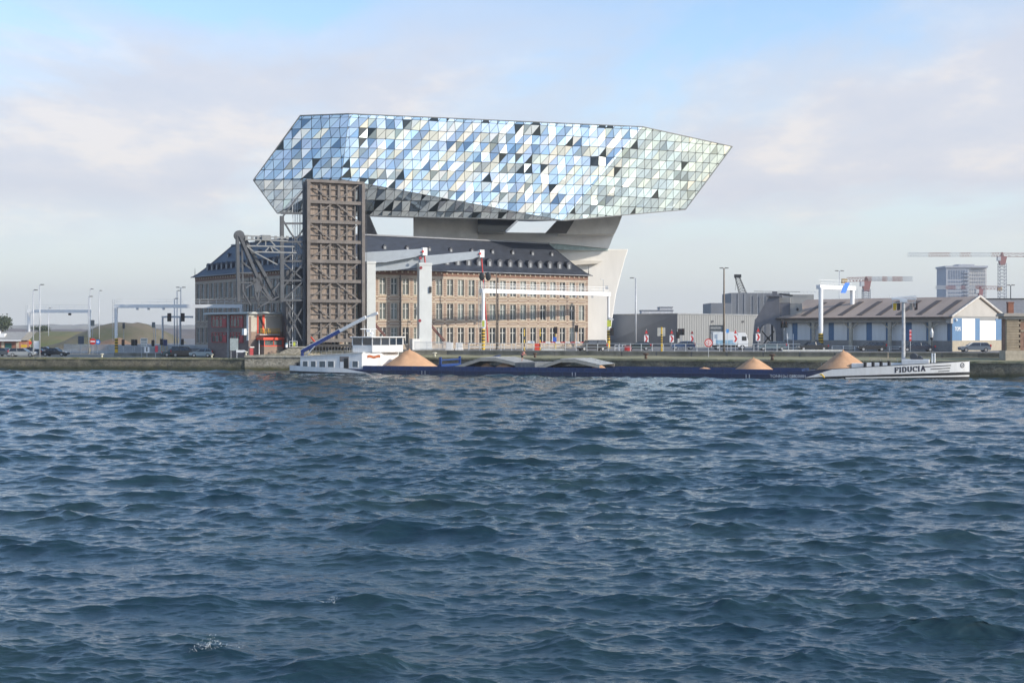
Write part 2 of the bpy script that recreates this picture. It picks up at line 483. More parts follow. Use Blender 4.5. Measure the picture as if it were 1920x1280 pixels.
# quay walls: rough masonry face with coping stones
def stone_material(name, c1, c2, c3, sc):
    m = bpy.data.materials.new(name); m.use_nodes = True
    t = m.node_tree; b = t.nodes['Principled BSDF']; b.inputs['Roughness'].default_value = 0.9
    tc = t.nodes.new('ShaderNodeTexCoord')
    mp = t.nodes.new('ShaderNodeMapping'); mp.inputs['Scale'].default_value = (sc, sc, sc * 1.7)
    t.links.new(tc.outputs['Object'], mp.inputs[0])
    v = t.nodes.new('ShaderNodeTexVoronoi'); v.feature = 'DISTANCE_TO_EDGE'; t.links.new(mp.outputs[0], v.inputs['Vector'])
    vc = t.nodes.new('ShaderNodeTexVoronoi'); t.links.new(mp.outputs[0], vc.inputs['Vector'])
    n = t.nodes.new('ShaderNodeTexNoise'); n.inputs['Scale'].default_value = 0.35; n.inputs['Detail'].default_value = 9; n.inputs['Roughness'].default_value = .7
    t.links.new(tc.outputs['Object'], n.inputs['Vector'])
    r = t.nodes.new('ShaderNodeValToRGB'); e = r.color_ramp.elements
    e[0].position = .32; e[0].color = (*c2, 1); e[1].position = .66; e[1].color = (*c1, 1)
    t.links.new(n.outputs[0], r.inputs[0])
    mix = t.nodes.new('ShaderNodeMix'); mix.data_type = 'RGBA'; mix.blend_type = 'MULTIPLY'; mix.inputs[0].default_value = .6
    bw = t.nodes.new('ShaderNodeRGBToBW'); t.links.new(vc.outputs['Color'], bw.inputs[0])
    t.links.new(r.outputs[0], mix.inputs[6]); t.links.new(bw.outputs[0], mix.inputs[7])
    # weed and slime belt between the tide marks
    sp = t.nodes.new('ShaderNodeSeparateXYZ'); t.links.new(tc.outputs['Object'], sp.inputs[0])
    ad = t.nodes.new('ShaderNodeMath'); ad.operation = 'MULTIPLY_ADD'; t.links.new(n.outputs[0], ad.inputs[0]); ad.inputs[1].default_value = -1.1; t.links.new(sp.outputs[2], ad.inputs[2])
    mr = t.nodes.new('ShaderNodeMapRange'); mr.inputs[1].default_value = -.25; mr.inputs[2].default_value = .35; t.links.new(ad.outputs[0], mr.inputs[0])
    m2 = t.nodes.new('ShaderNodeMix'); m2.data_type = 'RGBA'
    t.links.new(mr.outputs[0], m2.inputs[0]); m2.inputs[6].default_value = (*c3, 1); t.links.new(mix.outputs[2], m2.inputs[7])
    t.links.new(m2.outputs[2], b.inputs['Base Color'])
    bp = t.nodes.new('ShaderNodeBump'); bp.inputs['Strength'].default_value = .8; bp.inputs['Distance'].default_value = .12
    t.links.new(v.outputs['Distance'], bp.inputs['Height']); t.links.new(bp.outputs[0], b.inputs['Normal'])
    return m
dark_stone = stone_material('weedy_quay_stone', (0.30, 0.27, 0.20), (0.10, 0.105, 0.07), (0.035, 0.042, 0.018), .9)
pale_stone = stone_material('pale_pier_stone', (0.55, 0.5, 0.40), (0.28, 0.26, 0.19), (0.09, 0.085, 0.035), .55)
moss_cope = mat('mossy_coping', (0.26, 0.24, 0.165), 0.95, var=.3, scale=.5, bump=.4, bscale=5, col2=(0.13, 0.14, 0.06))
def quay_wall(label, p, q, top, m, cope, step=1.6, amp=.16, cap=.3):
    p = Vector((p[0], p[1], 0)); q = Vector((q[0], q[1], 0)); L = (q - p).length
    d = (q - p) / L; nn = Vector((d.y, -d.x, 0))
    if nn.y > 0:
        nn = -nn
    t = thing('quay_wall', label, 'wall', (p.x, p.y, 0))
    nu = int(L / .55); nv = 9
    vs = []; fs = []
    for i in range(nu + 1):
        for j in range(nv + 1):
            z = -1.5 + (top - cap + 1.5) * j / nv
            w = mnoise.noise(Vector((p.x + d.x * i * .55, p.y, z)) * .9) + .7 * mnoise.noise(Vector((p.x + i * .55 * d.x, p.y + 9, z * 1.7)) * 2.3)
            vs.append(d * (L * i / nu) + nn * (amp * w + .06 * (nv - j) / nv) + Vector((0, 0, z)))
    for i in range(nu):
        for j in range(nv):
            a = i * (nv + 1) + j
            fs.append((a, a + nv + 1, a + nv + 2, a + 1))
    MB().add(vs, fs).build('wall_face', m, t, smooth=True)
    n = int(L / step)
    for k in range(n):
        s = d * (L * k / n + .015); e = d * (L * (k + 1) / n - .015)
        dz = random.uniform(-.03, .03); ou = nn * random.uniform(.1, .24); inn = nn * -.9
        z0 = Vector((0, 0, top - cap)); z1 = Vector((0, 0, top + dz + .04))
        MB().prism([s + ou + z0, s + ou + z1, s + inn + z1, s + inn + z0], e - s).build('coping_stone', cope, t)
    return t
quay_wall('dark weed-grown stone quay wall left of the control building', (-170, quay_left(-170)), (-49.5, quay_left(-49.5)), 2.25, dark_stone, moss_cope)
quay_wall('pale weathered stone pier head below the red and brown control building', (-49.5, quay_left(-49.5) - .25), (-38.0, 245.8), 2.75, pale_stone, mat('pale_coping', (0.45, 0.42, 0.34), .9, var=.25, scale=.6), 1.9, .06, .35)
quay_wall('dark mossy quay wall behind the blue barge and its white bow', (-37.5, quay_right(-37.5)), (150, quay_right(150)), 2.55, dark_stone, moss_cope)

# pier head fill and the sloping ramp of stone rising towards the bridge
pr = thing('stone_ramp', 'pale stone ramp and block rising to the bridge behind the barge stern', 'ramp', (-43, 249, 2.2))
MB().prism([(-5.2, -2.2, 0), (5.2, -2.2, 0), (5.2, -2.2, 2.0), (2.0, -2.2, 2.0), (-.2, -2.2, 1.0), (-5.2, -2.2, .55)], (0, 7, 0)).build('ramp_body', pale_stone, pr)
for k in range(5):
    MB().box(2.0 + k * .64, 2.0 + k * .64 + .62, -2.35, -1.6, 2.0, 2.22).build('coping_stone', MATS['pale_coping'], pr)

# far terrain on the left
def mound(name, xs, D, tops, depth, m, z0=2.2, seed=0, label=None, amp=.5):
    """long heap with an uneven crest: xs photo columns, tops photo rows of the crest"""
    n = 70; nd = 16
    vs = []; fs = []
    X0, X1 = px(xs[0], D), px(xs[-1], D)
    for i in range(n + 1):
        X = X0 + (X1 - X0) * i / n
        col = 960 + X / D * FPX
        h = pz(float(np.interp(col, xs, tops)), D) - z0
        for j in range(nd + 1):
            s = j / nd
            prof = math.sin(math.pi * s) ** .75
            z = z0 + h * prof + amp * prof * mnoise.fractal(Vector((X * .12 + seed, s * 4, 1.3)), 1.0, 2.0, 5)
            vs.append((X, D - depth / 2 + depth * s, z if 0 < j < nd else z0 - .2))
    for i in range(n):
        for j in range(nd):
            a_ = i * (nd + 1) + j
            fs.append((a_, a_ + nd + 1, a_ + nd + 2, a_ + 1))
    o = MB().add(vs, fs).build(name, m, smooth=True)
    struct(o, label)
    return o
grass_bank = mat('grass_bank', (0.075, 0.095, 0.03), 0.95, var=.3, scale=.08, bump=.4, bscale=1, col2=(0.16, 0.12, 0.065))
earth = mat('bare_earth', (0.13, 0.105, 0.075), 0.95, var=.25, scale=.07, bump=.5, bscale=1.2, col2=(0.062, 0.078, 0.034))
far_bank = mat('far_bank', (0.27, 0.265, 0.245), 0.9, var=.12, scale=.02)
mound('hill', [-60, 0, 60, 160, 300, 420, 520], 1000, [609, 609, 609, 608, 609, 609, 610], 60, far_bank, seed=3, label='pale far dyke along the left skyline', amp=.8)
mound('hill', [-80, 0, 60, 160, 300, 420], 640, [617, 616, 617, 617, 616, 618], 40, mat('far_bank_dark', (0.17, 0.155, 0.15), .9, var=.15, scale=.04), seed=5, label='darker bank in front of the far dyke', amp=.5)
mound('hill', [40, 60, 90, 150, 170, 200], 440, [640, 624, 620.5, 621, 626, 650], 70, grass_bank, seed=1, label='green grass bank behind the parked cars on the left', amp=.5)
mound('hill', [118, 150, 170, 200, 226, 258, 276, 296, 330, 352], 400, [648, 634, 619, 610, 605, 605, 609, 617, 641, 650], 50, earth, seed=9, label='brown earth mound behind the left road signs', amp=.6)
mound('hill', [165, 195, 225, 250], 360, [650, 640, 634, 648], 18, mat('sandy_earth', (0.22, 0.14, 0.085), .95, var=.2, scale=.15, bump=.4), seed=4, label='small orange-brown sand heap beside the no-entry sign', amp=.3)

# ------------------------------------------------------------------ the old brick building (rectangular block, corner hidden behind the raised bridge)
TH = R(35.5)
CD = 254.0
CX = px(590, CD)
U = Vector((math.cos(TH), math.sin(TH), 0)); V = Vector((-math.sin(TH), math.cos(TH), 0))
BAY = 2.63
NB_R, NB_L = 25, 22
LR, LL = BAY * NB_R + .9, BAY * NB_L + .9
HB = 15.7
B = thing('brick_building', 'long old cream and red brick building with dark slate roof below the glass block', 'building', (CX, CD, 3.6), TH)
buff = mat('buff_brick', (0.40, 0.338, 0.272), 0.85, var=0.17, scale=.5, bump=.2, bscale=10, stretch=(1, 1, 3))
redbrick = mat('red_brick', (0.22, 0.125, 0.09), 0.85, var=0.25, scale=2)
cream = mat('cream_stone', (0.52, 0.43, 0.32), 0.8, var=0.1, scale=1)
frame_m = mat('window_frame_paint', (0.45, 0.45, 0.42), 0.5, var=.05)
panes = [mat('pane_blind', (0.22, 0.25, 0.235), 0.12, var=.25, scale=.7, spec=.8), mat('pane_dark', (0.035, 0.04, 0.045), 0.06, var=.3, spec=.8), mat('pane_mid', (0.10, 0.12, 0.12), 0.08, var=.3, scale=.8, spec=.8)]
slate = mat('slate_roof', (0.03, 0.037, 0.053), 0.5, var=.25, scale=.6, bump=.25, bscale=6, stretch=(1, 1, 3))
lead = mat('lead_gutter', (0.2, 0.21, 0.23), 0.5, var=.15)
ROWS = [(HB - 4.85, 3.3), (HB - 9.75, 3.25), (HB - 14.7, 3.35)]      # sill height, opening height
WW = 1.46
def fmap(side):
    return (lambda s, d, z: (s, d, z)) if side == 0 else (lambda s, d, z: (d, s, z))
class FB(MB):
    """boxes given along a facade: s along it, d depth inwards, z up"""
    def __init__(s, side):
        super().__init__(); s.fm = fmap(side)
    def fbox(s, s0, s1, d0, d1, z0, z1):
        a = s.fm(s0, d0, z0); b = s.fm(s1, d1, z1)
        return s.box(min(a[0], b[0]), max(a[0], b[0]), min(a[1], b[1]), max(a[1], b[1]), a[2], b[2])
# shared window meshes
wf = MB()
for h in (3.3,):
    w2 = WW / 2
    wf.box(-w2, -w2 + .09, 0, .1, 0, h); wf.box(w2 - .09, w2, 0, .1, 0, h); wf.box(-w2 + .09, w2 - .09, 0, .1, 0, .1); wf.box(-w2 + .09, w2 - .09, 0, .1, h - .1, h)
    wf.box(-.11, .11, -.08, .12, .1, h - .1)
    wf.box(-w2 + .09, -.11, -.05, .1, h * .64, h * .64 + .14); wf.box(.11, w2 - .09, -.05, .1, h * .64, h * .64 + .14)
wf_me = wf.mesh('window_frame', frame_m)
pane_me = []
for pmm in panes:
    b = MB()
    for x0, x1 in ((-w2 + .1, -.12), (.12, w2 - .1)):
        for z0, z1 in ((.11, 2.1), (2.26, 3.19)):
            t = random.uniform(-.012, .012)
            b.add([(x0, .05 + t, z0), (x1, .05 - t, z0), (x1, .05 - t, z1), (x0, .05 + t, z1)], [(0, 1, 2, 3)])
    pane_me.append(b.mesh('pane', pmm))
sill_me = MB().box(-w2 - .08, w2 + .08, -.12, .2, -.16, -.02).mesh('window_sill', cream)

def facade(side, nb, L):
    w = FB(side)
    off = (L - nb * BAY) / 2
    e = .45                                        # outer corner pieces start after the other wall's thickness
    s_end = [off + i * BAY for i in range(nb + 1)]
    zt = HB - .95
    prev = 0 if side == 0 else e
    for i in range(nb):
        c = s_end[i] + BAY / 2
        w.fbox(prev, c - WW / 2, 0, e, 0, zt)
        zz = 0
        for z0, h in reversed(ROWS):
            w.fbox(c - WW / 2, c + WW / 2, 0, e, zz, z0); zz = z0 + h
        w.fbox(c - WW / 2, c + WW / 2, 0, e, zz, zt)
        prev = c + WW / 2
    w.fbox(prev, L, 0, e, 0, zt)
    w.build('wall', buff, B)
    # windows
    for i in range(nb):
        c = s_end[i] + BAY / 2
        for ri, (z0, h) in enumerate(ROWS):
            loc = fmap(side)(c, .26, z0)
            wi = inst('window', wf_me, B, loc, 0 if side == 0 else R(-90))
            wi.scale = (1, 1, h / 3.3)
            r = random.random()
            k = (0 if r < .55 else 2 if r < .85 else 1) if ri < 2 else (0 if r < .25 else 1)
            inst('pane', pane_me[k], wi)
            inst('window_sill', sill_me, wi, (0, -.26, 0))
    # brick dashes on the piers, string courses, frieze blocks: too small to pick apart singly
    d = FB(side)
    for i in range(nb + 1):
        c = s_end[i]
        for z0, h in ROWS:
            for k in range(9):
                z = z0 - .15 + k * .40
                if z + .2 < zt - .1:
                    d.fbox(c - .27, c + .27, -.035, .05, z, z + .21)
        # corner quoins
    for zc in (HB - 5.35, HB - 10.25):
        for i in range(nb):
            c = s_end[i] + BAY / 2
            d.fbox(c - 1.05, c + 1.05, -.03, .05, zc - .62, zc - .5)
            d.fbox(c - 1.1, c + 1.1, -.03, .05, zc - .08, zc + .04)
            d.fbox(s_end[i] - .16, s_end[i] + .16, -.05, .05, zc - .42, zc - .16)
    for sgn in ((.0, .5), (L - .5, L)):
        for k in range(36):
            d.fbox(sgn[0] + .02, sgn[1] - .02, -.035, .05, .3 + k * .40, .3 + k * .40 + .2)
    ob = d.build('brick_bands', redbrick, B); ob['kind'] = 'stuff'
    s = FB(side)
    for zc in (HB - 5.35, HB - 10.25):
        s.fbox(.1, L, -.09, .05, zc + .06, zc + .2); s.fbox(.1, L, -.07, .05, zc - .84, zc - .7)
    ob = s.build('string_course', cream, B)
    s = FB(side); s.fbox(0 if side == 0 else .02, L, -.05, .45, zt + .002, HB - .02); s.build('frieze', redbrick, B)
    s = FB(side)
    for i in range(nb * 2):
        c = off + i * BAY / 2 + .3
        s.fbox(c, c + .34, -.16, -.052, HB - .5, HB - .12)
    ob = s.build('frieze_blocks', cream, B); ob['kind'] = 'stuff'
    s = FB(side); s.fbox(-.7, L + .7, -.75, -.55, HB + .02, HB + .2); s.build('gutter', lead, B)
    # rain pipes
    for k in ((7, 16) if side == 0 else (11,)):
        x = s_end[k] + .0
        s = FB(side); s.fbox(x - .07, x + .07, -.2, -.06, .1, HB - .9); s.build('rain_pipe', mat('rain_pipe', (0.12, 0.11, 0.1), .6), B)
facade(0, NB_R, LR)
facade(1, NB_L, LL)
# back walls close the block
MB().box(.5, LR - .03, LL - .45, LL - .03, 0, HB - .03).box(LR - .45, LR - .01, .47, LL - .46, 0, HB - .035).build('wall', buff, B)

# hipped slate roof, bell-cast at the eaves, flat on top
def ring(ins, z):
    return [(ins, ins, z), (LR - ins, ins, z), (LR - ins, LL - ins, z), (ins, LL - ins, z)]
rings = [ring(-.75, HB + .0), ring(.35, HB + .75), ring(2.0, HB + 2.35), ring(6.2, HB + 7.1)]
RB = MB()
for r0, r1 in zip(rings[:-1], rings[1:]):
    for i in range(4):
        j = (i + 1) % 4
        RB.quad(r0[i], r0[j], r1[j], r1[i])
RB.add(rings[-1], [(0, 1, 2, 3)]); RB.add(rings[0], [(3, 2, 1, 0)])
roof = RB.build('roof', slate, B)
rc = MB()
tr = ring(6.0, HB + 7.12); ti = ring(6.6, HB + 7.12)
for i in range(4):
    j = (i + 1) % 4
    rc.prism([tr[i], tr[j], ti[j], ti[i]], (0, 0, .28))
rc.build('ridge_capping', lead, roof)
for i in range(4):
    hp = MB()
    for r0, r1 in zip(rings[:-1], rings[1:]):
        hp.bar(r0[i], r1[i], .22, .14)
    hp.build('hip_capping', slate, roof)
# dormers: dark cheeks, white front
dm = MB().prism([(-.62, 0, 0), (.62, 0, 0), (.62, 0, 1.35), (0, 0, 1.75), (-.62, 0, 1.35)], (0, 1.9, 0))
dm_me = dm.mesh('dormer', slate)
dw_me = MB().box(-.25, .25, -.06, -.005, .15, 1.1).mesh('dormer_window', mat('dormer_white', (0.26, 0.28, 0.30), .5))
dm2_me = MB().prism([(-.38, 0, 0), (.38, 0, 0), (.38, 0, .7), (0, 0, 1.05), (-.38, 0, .7)], (0, 1.0, 0)).mesh('dormer', slate)
dw2_me = MB().box(-.2, .2, -.05, -.005, .12, .6).mesh('dormer_window', mat('dormer_grey', (0.25, 0.27, 0.29), .5))
def dormer_row(side, nb, step, start, ins, z, me, wme):
    for i in range(start, nb, step):
        s = .45 + (i + .5) * BAY
        o = inst('dormer', me, B, fmap(side)(s, ins, z), 0 if side == 0 else R(-90))
        inst('dormer_window', wme, o)
for side, nb in ((0, NB_R), (1, NB_L)):
    dormer_row(side, nb - 1, 1, 1, 1.05, HB + 1.35, dm_me, dw_me)
    dormer_row(side, nb - 2, 2, 2, 3.7, HB + 4.25, dm2_me, dw2_me)
fin = MB()
for (x, y) in ((-.1, LL - .1), (LR + .1, -.1)):
    fin.tube((x, y, HB + .3), (x, y, HB + 2.2), .09, .03, 8)
fin.build('finial', slate, roof)

# ------------------------------------------------------------------ the faceted glass block carried above it
D_ = {'A': (563, 217, 274.5), 'B': (655, 213.5, 272), 'C': (1205, 238, 289), 'H': (640, 336, 270.4), 'Dd': (1373, 275, 299)}
pt = {k: P(*v) for k, v in D_.items()}
def on_plane(a, b, c, x, y):
    n = (b - a).cross(c - a)
    ray = Vector(((x - 960) / FPX, 1, -(y - HOR) / FPX)); eye = Vector((0, 0, EYE))
    t = (a - eye).dot(n) / ray.dot(n)
    return eye + ray * t
pt['G'] = on_plane(pt['A'], pt['B'], pt['H'], 475, 338)
pt['F'] = on_plane(pt['B'], pt['C'], pt['H'], 1056, 413.5)
pt['E'] = on_plane(pt['C'], pt['F'], pt['Dd'], 1285, 393)
pt['J'] = P(520, 400, 274.5)
GO = pt['H'].copy(); GO.z = 0
es = (pt['C'] - pt['B']); es.z = 0; es.normalize()
en = Vector((es.y, -es.x, 0))                     # outwards, towards the water
GB = thing('glass_building', 'long faceted mirror glass block hovering on concrete legs over the brick building', 'building', (GO.x, GO.y, 0), math.atan2(es.y, es.x))
loc = {k: Vector(((p - GO).dot(es), -(p - GO).dot(en), p.z)) for k, p in pt.items()}   # local x along, y inwards, z up
def glass(name, col, rough, metal):
    m = bpy.data.materials.new(name); m.use_nodes = True
    t = m.node_tree; b = t.nodes['Principled BSDF']
    b.inputs['Base Color'].default_value = (*col, 1); b.inputs['Roughness'].default_value = rough; b.inputs['Metallic'].default_value = metal
    n = t.nodes.new('ShaderNodeTexNoise'); n.inputs['Scale'].default_value = .6
    bp = t.nodes.new('ShaderNodeBump'); bp.inputs['Strength'].default_value = .05; bp.inputs['Distance'].default_value = .05
    tc = t.nodes.new('ShaderNodeTexCoord'); t.links.new(tc.outputs['Object'], n.inputs['Vector'])
    t.links.new(n.outputs[0], bp.inputs['Height']); t.links.new(bp.outputs[0], b.inputs['Normal'])
    return m
g_mirror = [glass('mirror_glass', (0.86, 0.88, 0.82), .02, .86), glass('mirror_glass_green', (0.67, 0.78, 0.80), .03, .86), glass('mirror_glass_pale', (0.95, 0.95, 0.92), .04, .78), glass('mirror_glass_grey', (0.57, 0.68, 0.73), .03, .9), glass('mirror_glass_deep', (0.36, 0.43, 0.45), .03, .95)]
g_dark = glass('clear_glass_dark', (0.02, 0.028, 0.028), .03, 0)
g_frit_reflect = mat('frit_reflect_glass', (0.82, 0.84, 0.8), .25, .0, var=.12, scale=.8)  # pale frit, kept light to stand in for reflected ground as well
g_frame = mat('glazing_frame', (0.07, 0.08, 0.08), .5)
def clip(poly, region):
    out = poly
    n = len(region)
    for i in range(n):
        a, b = region[i], region[(i + 1) % n]
        ins = []
        for k in range(len(out)):
            p, q = out[k], out[(k + 1) % len(out)]
            sp = (b[0] - a[0]) * (p[1] - a[1]) - (b[1] - a[1]) * (p[0] - a[0])
            sq = (b[0] - a[0]) * (q[1] - a[1]) - (b[1] - a[1]) * (q[0] - a[0])
            if sp >= 0: ins.append(p)
            if sp * sq < 0:
                t = sp / (sp - sq); ins.append((p[0] + (q[0] - p[0]) * t, p[1] + (q[1] - p[1]) * t))
        out = ins
        if len(out) < 3: return []
    return out
def edge_dist(p, region):
    best = 9
    for i in range(len(region)):
        a, b = Vector(region[i]), Vector(region[(i + 1) % len(region)]); q = Vector(p)
        ab = b - a; t = max(0, min(1, (q - a).dot(ab) / ab.length_squared))
        best = min(best, (a + ab * t - q).length)
    return best
rg = random.Random(5)
node = {}
def nd(i, j):
    if (i, j) not in node:
        node[i, j] = (rg.uniform(-.16, .16), rg.uniform(-.08, .08), (1 if (i + j) % 2 else -1) * (1 if rg.random() < .72 else -1) * rg.uniform(.2, 1))
    return node[i, j]
DS, DT, Z0 = 1.84, 2.08, 30.0
regions = [('A', 'B', 'H', 'G'), ('B', 'C', 'F', 'H'), ('C', 'Dd', 'E', 'F'), ('G', 'H', 'J'), ('H', 'F', 'J')]
cells = []
backing = MB()
for ri, keys in enumerate(regions):
    vs3 = [loc[k] for k in keys]
    reg = [(v.x, v.z) for v in vs3]
    area = sum(reg[i][0] * reg[(i + 1) % len(reg)][1] - reg[(i + 1) % len(reg)][0] * reg[i][1] for i in range(len(reg)))
    if area < 0:
        reg = reg[::-1]
    a, b, c = vs3[0], vs3[1], vs3[2]
    nrm = (b - a).cross(c - a)
    depth = lambda s, t: a.y - (nrm.x * (s - a.x) + nrm.z * (t - a.z)) / nrm.y
    backing.add([v + Vector((0, .62, 0)) for v in vs3], [tuple(range(len(vs3)))])
    xs = [p[0] for p in reg]; zs = [p[1] for p in reg]
    for i in range(int(min(xs) / DS) - 2, int(max(xs) / DS) + 2):
        for j in range(int((min(zs) - Z0) / DT) - 1, int((max(zs) - Z0) / DT) + 2):
            def gp(ii, jj):
                q = nd(ii, jj); return (ii * DS + q[0], Z0 + jj * DT + q[1])
            q00, q10, q11, q01 = (gp(i, j)), gp(i + 1, j), gp(i + 1, j + 1), gp(i, j + 1)
            hs = {q00: nd(i, j)[2], q10: nd(i + 1, j)[2], q11: nd(i + 1, j + 1)[2], q01: nd(i, j + 1)[2]}
            for tri in ((q00, q10, q11), (q00, q11, q01)):
                pc = clip(list(tri), reg)
                if len(pc) < 3: continue
                ar = abs(sum(pc[k][0] * pc[(k + 1) % len(pc)][1] - pc[(k + 1) % len(pc)][0] * pc[k][1] for k in range(len(pc)))) / 2
                if ar < .04: continue
                # plane of the un-clipped triangle, flattening out towards the folds and the right-hand tip
                A3 = []
                for q in tri:
                    w = min(1, max(0, edge_dist(q, reg) - .05) / 1.6) if clip([q, (q[0] + 1e-4, q[1]), (q[0], q[1] + 1e-4)], reg) else 0
                    fade = {0: .75, 1: 1.0, 2: .5, 3: .7, 4: .8}[ri]
                    if ri == 2:
                        fade *= max(.12, 1 - (q[0] - loc['C'].x + 14) / 34)
                    A3.append(Vector((q[0], depth(*q) - .3 * fade * w * hs[q], q[1])))
                tn = (A3[1] - A3[0]).cross(A3[2] - A3[0])
                py = lambda s, t: A3[0].y - (tn.x * (s - A3[0].x) + tn.z * (t - A3[0].z)) / tn.y
                cen = (sum(p[0] for p in pc) / len(pc), sum(p[1] for p in pc) / len(pc))
                per = sum((Vector(pc[k]) - Vector(pc[(k + 1) % len(pc)])).length for k in range(len(pc)))
                k_ = max(.3, 1 - .042 / (2 * ar / per))
                poly = [Vector((cen[0] + (p[0] - cen[0]) * k_, 0, cen[1] + (p[1] - cen[1]) * k_)) for p in pc]
                for v in poly: v.y = py(v.x, v.z)
                r = rg.random()
                if ri >= 3: m = g_frit_reflect if r < .62 else g_mirror[1] if r < .8 else g_dark if r < .93 else g_mirror[2]
                elif ri == 2: m = g_mirror[3] if r < .6 else g_mirror[1] if r < .9 else g_mirror[0] if r < .94 else g_mirror[4] if r < .985 else g_dark
                else: m = g_mirror[0] if r < .5 else g_mirror[2] if r < .71 else g_mirror[1] if r < .86 else g_mirror[4] if r < .955 else g_dark
                cells.append((ar, poly, m))
cells.sort(key=lambda c: -c[0])
for ar, poly, m in cells[:300]:
    MB().prism(poly, (0, .05, 0)).build('glass_panel', m, GB)
rest = {}
for ar, poly, m in cells[300:]:
    rest.setdefault(m.name, (m, MB()))[1].prism(poly, (0, .05, 0))
rme = MB(); mats_ = []
ob = None
for m, b in rest.values():
    k = len(rme.f); rme.add(b.v, b.f); mats_.append((m, k, len(rme.f)))
ob = rme.build('glass_panels', mats_[0][0], GB); ob['kind'] = 'stuff'
for q, (m, k0, k1) in enumerate(mats_):
    if q: ob.data.materials.append(m)
    for f in range(k0, k1): ob.data.polygons[f].material_index = q
backing.build('glazing_frame', g_frame, GB)
# the rest of the closed body: roof, soffit and far side
outl = [loc[k] for k in ('A', 'B', 'C', 'Dd', 'E', 'F', 'J', 'G')]
cenz = sum((v for v in outl), Vector()) / 8
front = [v + Vector((0, .05, 0)) for v in outl]
backp = []
for k, v in zip(('A', 'B', 'C', 'Dd', 'E', 'F', 'J', 'G'), outl):
    w = cenz + (v - cenz) * .9
    d = {'A': 14, 'B': 19, 'C': 18, 'Dd': 4, 'E': 6, 'F': 18, 'J': 14, 'G': 5}[k]
    w.y = v.y + d; w.z = v.z if k in 'ABC' else w.z
    backp.append(w)
sh = MB(); sh.add(front + backp, [(i, (i + 1) % 8, 8 + (i + 1) % 8, 8 + i) for i in range(8)] + [tuple(range(15, 7, -1))])
sh.build('shell', mat('soffit_metal', (0.06, 0.07, 0.075), .4, var=.1), GB)
rim = MB()
for a_, b_ in (('A', 'B'), ('B', 'C'), ('C', 'Dd'), ('Dd', 'E'), ('E', 'F'), ('F', 'J'), ('J', 'G'), ('G', 'A')):
    rim.bar(loc[a_], loc[b_], .2, .2)
for a_, b_ in (('B', 'H'), ('C', 'F'), ('G', 'H'), ('H', 'F'), ('H', 'J')):
    rim.bar(loc[a_] + Vector((0, .03, 0)), loc[b_] + Vector((0, .03, 0)), .1, .1)
rim.build('edge_trim', mat('edge_trim', (0.16, 0.17, 0.17), .5), GB)
rt = MB()
for s in (8, 13, 17, 26, 34, 36, 41):
    t = loc['B'].lerp(loc['C'], s / 62)
    rt.box(t.x, t.x + 1.2, t.y + 4, t.y + 6, t.z - .6, t.z + random.uniform(.5, .9))
rt.build('roof_plant', pale_concrete, GB)
# concrete core and legs (world outlines brought into the block's frame)
Minv = Matrix.Translation((GO.x, GO.y, 0)) @ Matrix.Rotation(math.atan2(es.y, es.x), 4, 'Z')
Minv = Minv.inverted()
def leg(name, outline, D, thick, m, skew=0.0, bevel=0.0):
    b = MB().prism([Minv @ P(x, y, D + skew * (x - outline[0][0])) for x, y in outline], Minv.to_3x3() @ Vector((0, thick, 0)))
    return b.build(name, m, GB, bevel=bevel)
leg('concrete_core', [(775, 402), (896, 402), (896, 452), (775, 452)], 285, 9, concrete, .03)
leg('core_glazing', [(896, 402), (978, 404), (944, 436), (896, 436)], 287, 8, mat('core_glass', (0.012, 0.016, 0.028), .08, var=.1), .03)
leg('concrete_slab', [(775, 434), (1152, 438), (1141, 466), (1046, 457), (775, 449)], 286.2, 14, pale_concrete, .045)
leg('slab_glazing', [(800, 449.5), (1046, 457.5), (1140, 466.5), (1140, 470), (1050, 468), (800, 456)], 288, 10, mat('pale_green_glass', (0.33, 0.42, 0.41), .1, var=.15), .045)
leg('concrete_leg', [(1074, 408), (1168, 401), (1159, 425), (1152, 439), (1046, 439), (1048, 425)], 294, 10, concrete, .045, .15)
leg('leg_shade_plate', [(1052, 405), (1082, 405), (1062, 437.6), (1022, 437.4)], 292.5, 1.2, mat('leg_shade_dark', (0.05, 0.045, 0.04), .5), .045)  # dark plate standing in for the shaded side of the leg
leg('dark_strut', [(676, 402), (690, 402), (708, 444), (676, 444)], 274, 3, black)
leg('concrete_leg', [(1020, 467), (1178, 467), (1172, 486), (1163, 520), (1155, 552), (1148, 600), (1141, 655), (1030, 655)], 301, 9, pale_concrete, .02, .2)
leg('concrete_ledge', [(1040, 488), (1130, 489), (1122, 494), (1060, 498), (1040, 500)], 299.8, 2, concrete, .02)

# ------------------------------------------------------------------ local frames read off the photograph's columns and rows
class Frame:
    """a vertical-plane frame: origin (x, y), turned by rz; lp() gives the local point that a photo pixel shows on the plane y = off"""
    def __init__(s, ox, oy, rz, oz=0.0):
        s.ox, s.oy, s.rz, s.oz = ox, oy, rz, oz; s.c, s.s = math.cos(rz), math.sin(rz)
    def lx(s, col, off=0.0):
        k = (col - 960) / FPX
        return (k * (s.oy + s.c * off) - s.ox + s.s * off) / (s.c - k * s.s)
    def lp(s, col, row, off=0.0):
        x = s.lx(col, off); D = s.oy + s.s * x + s.c * off
        return Vector((x, off, pz(row, D) - s.oz))

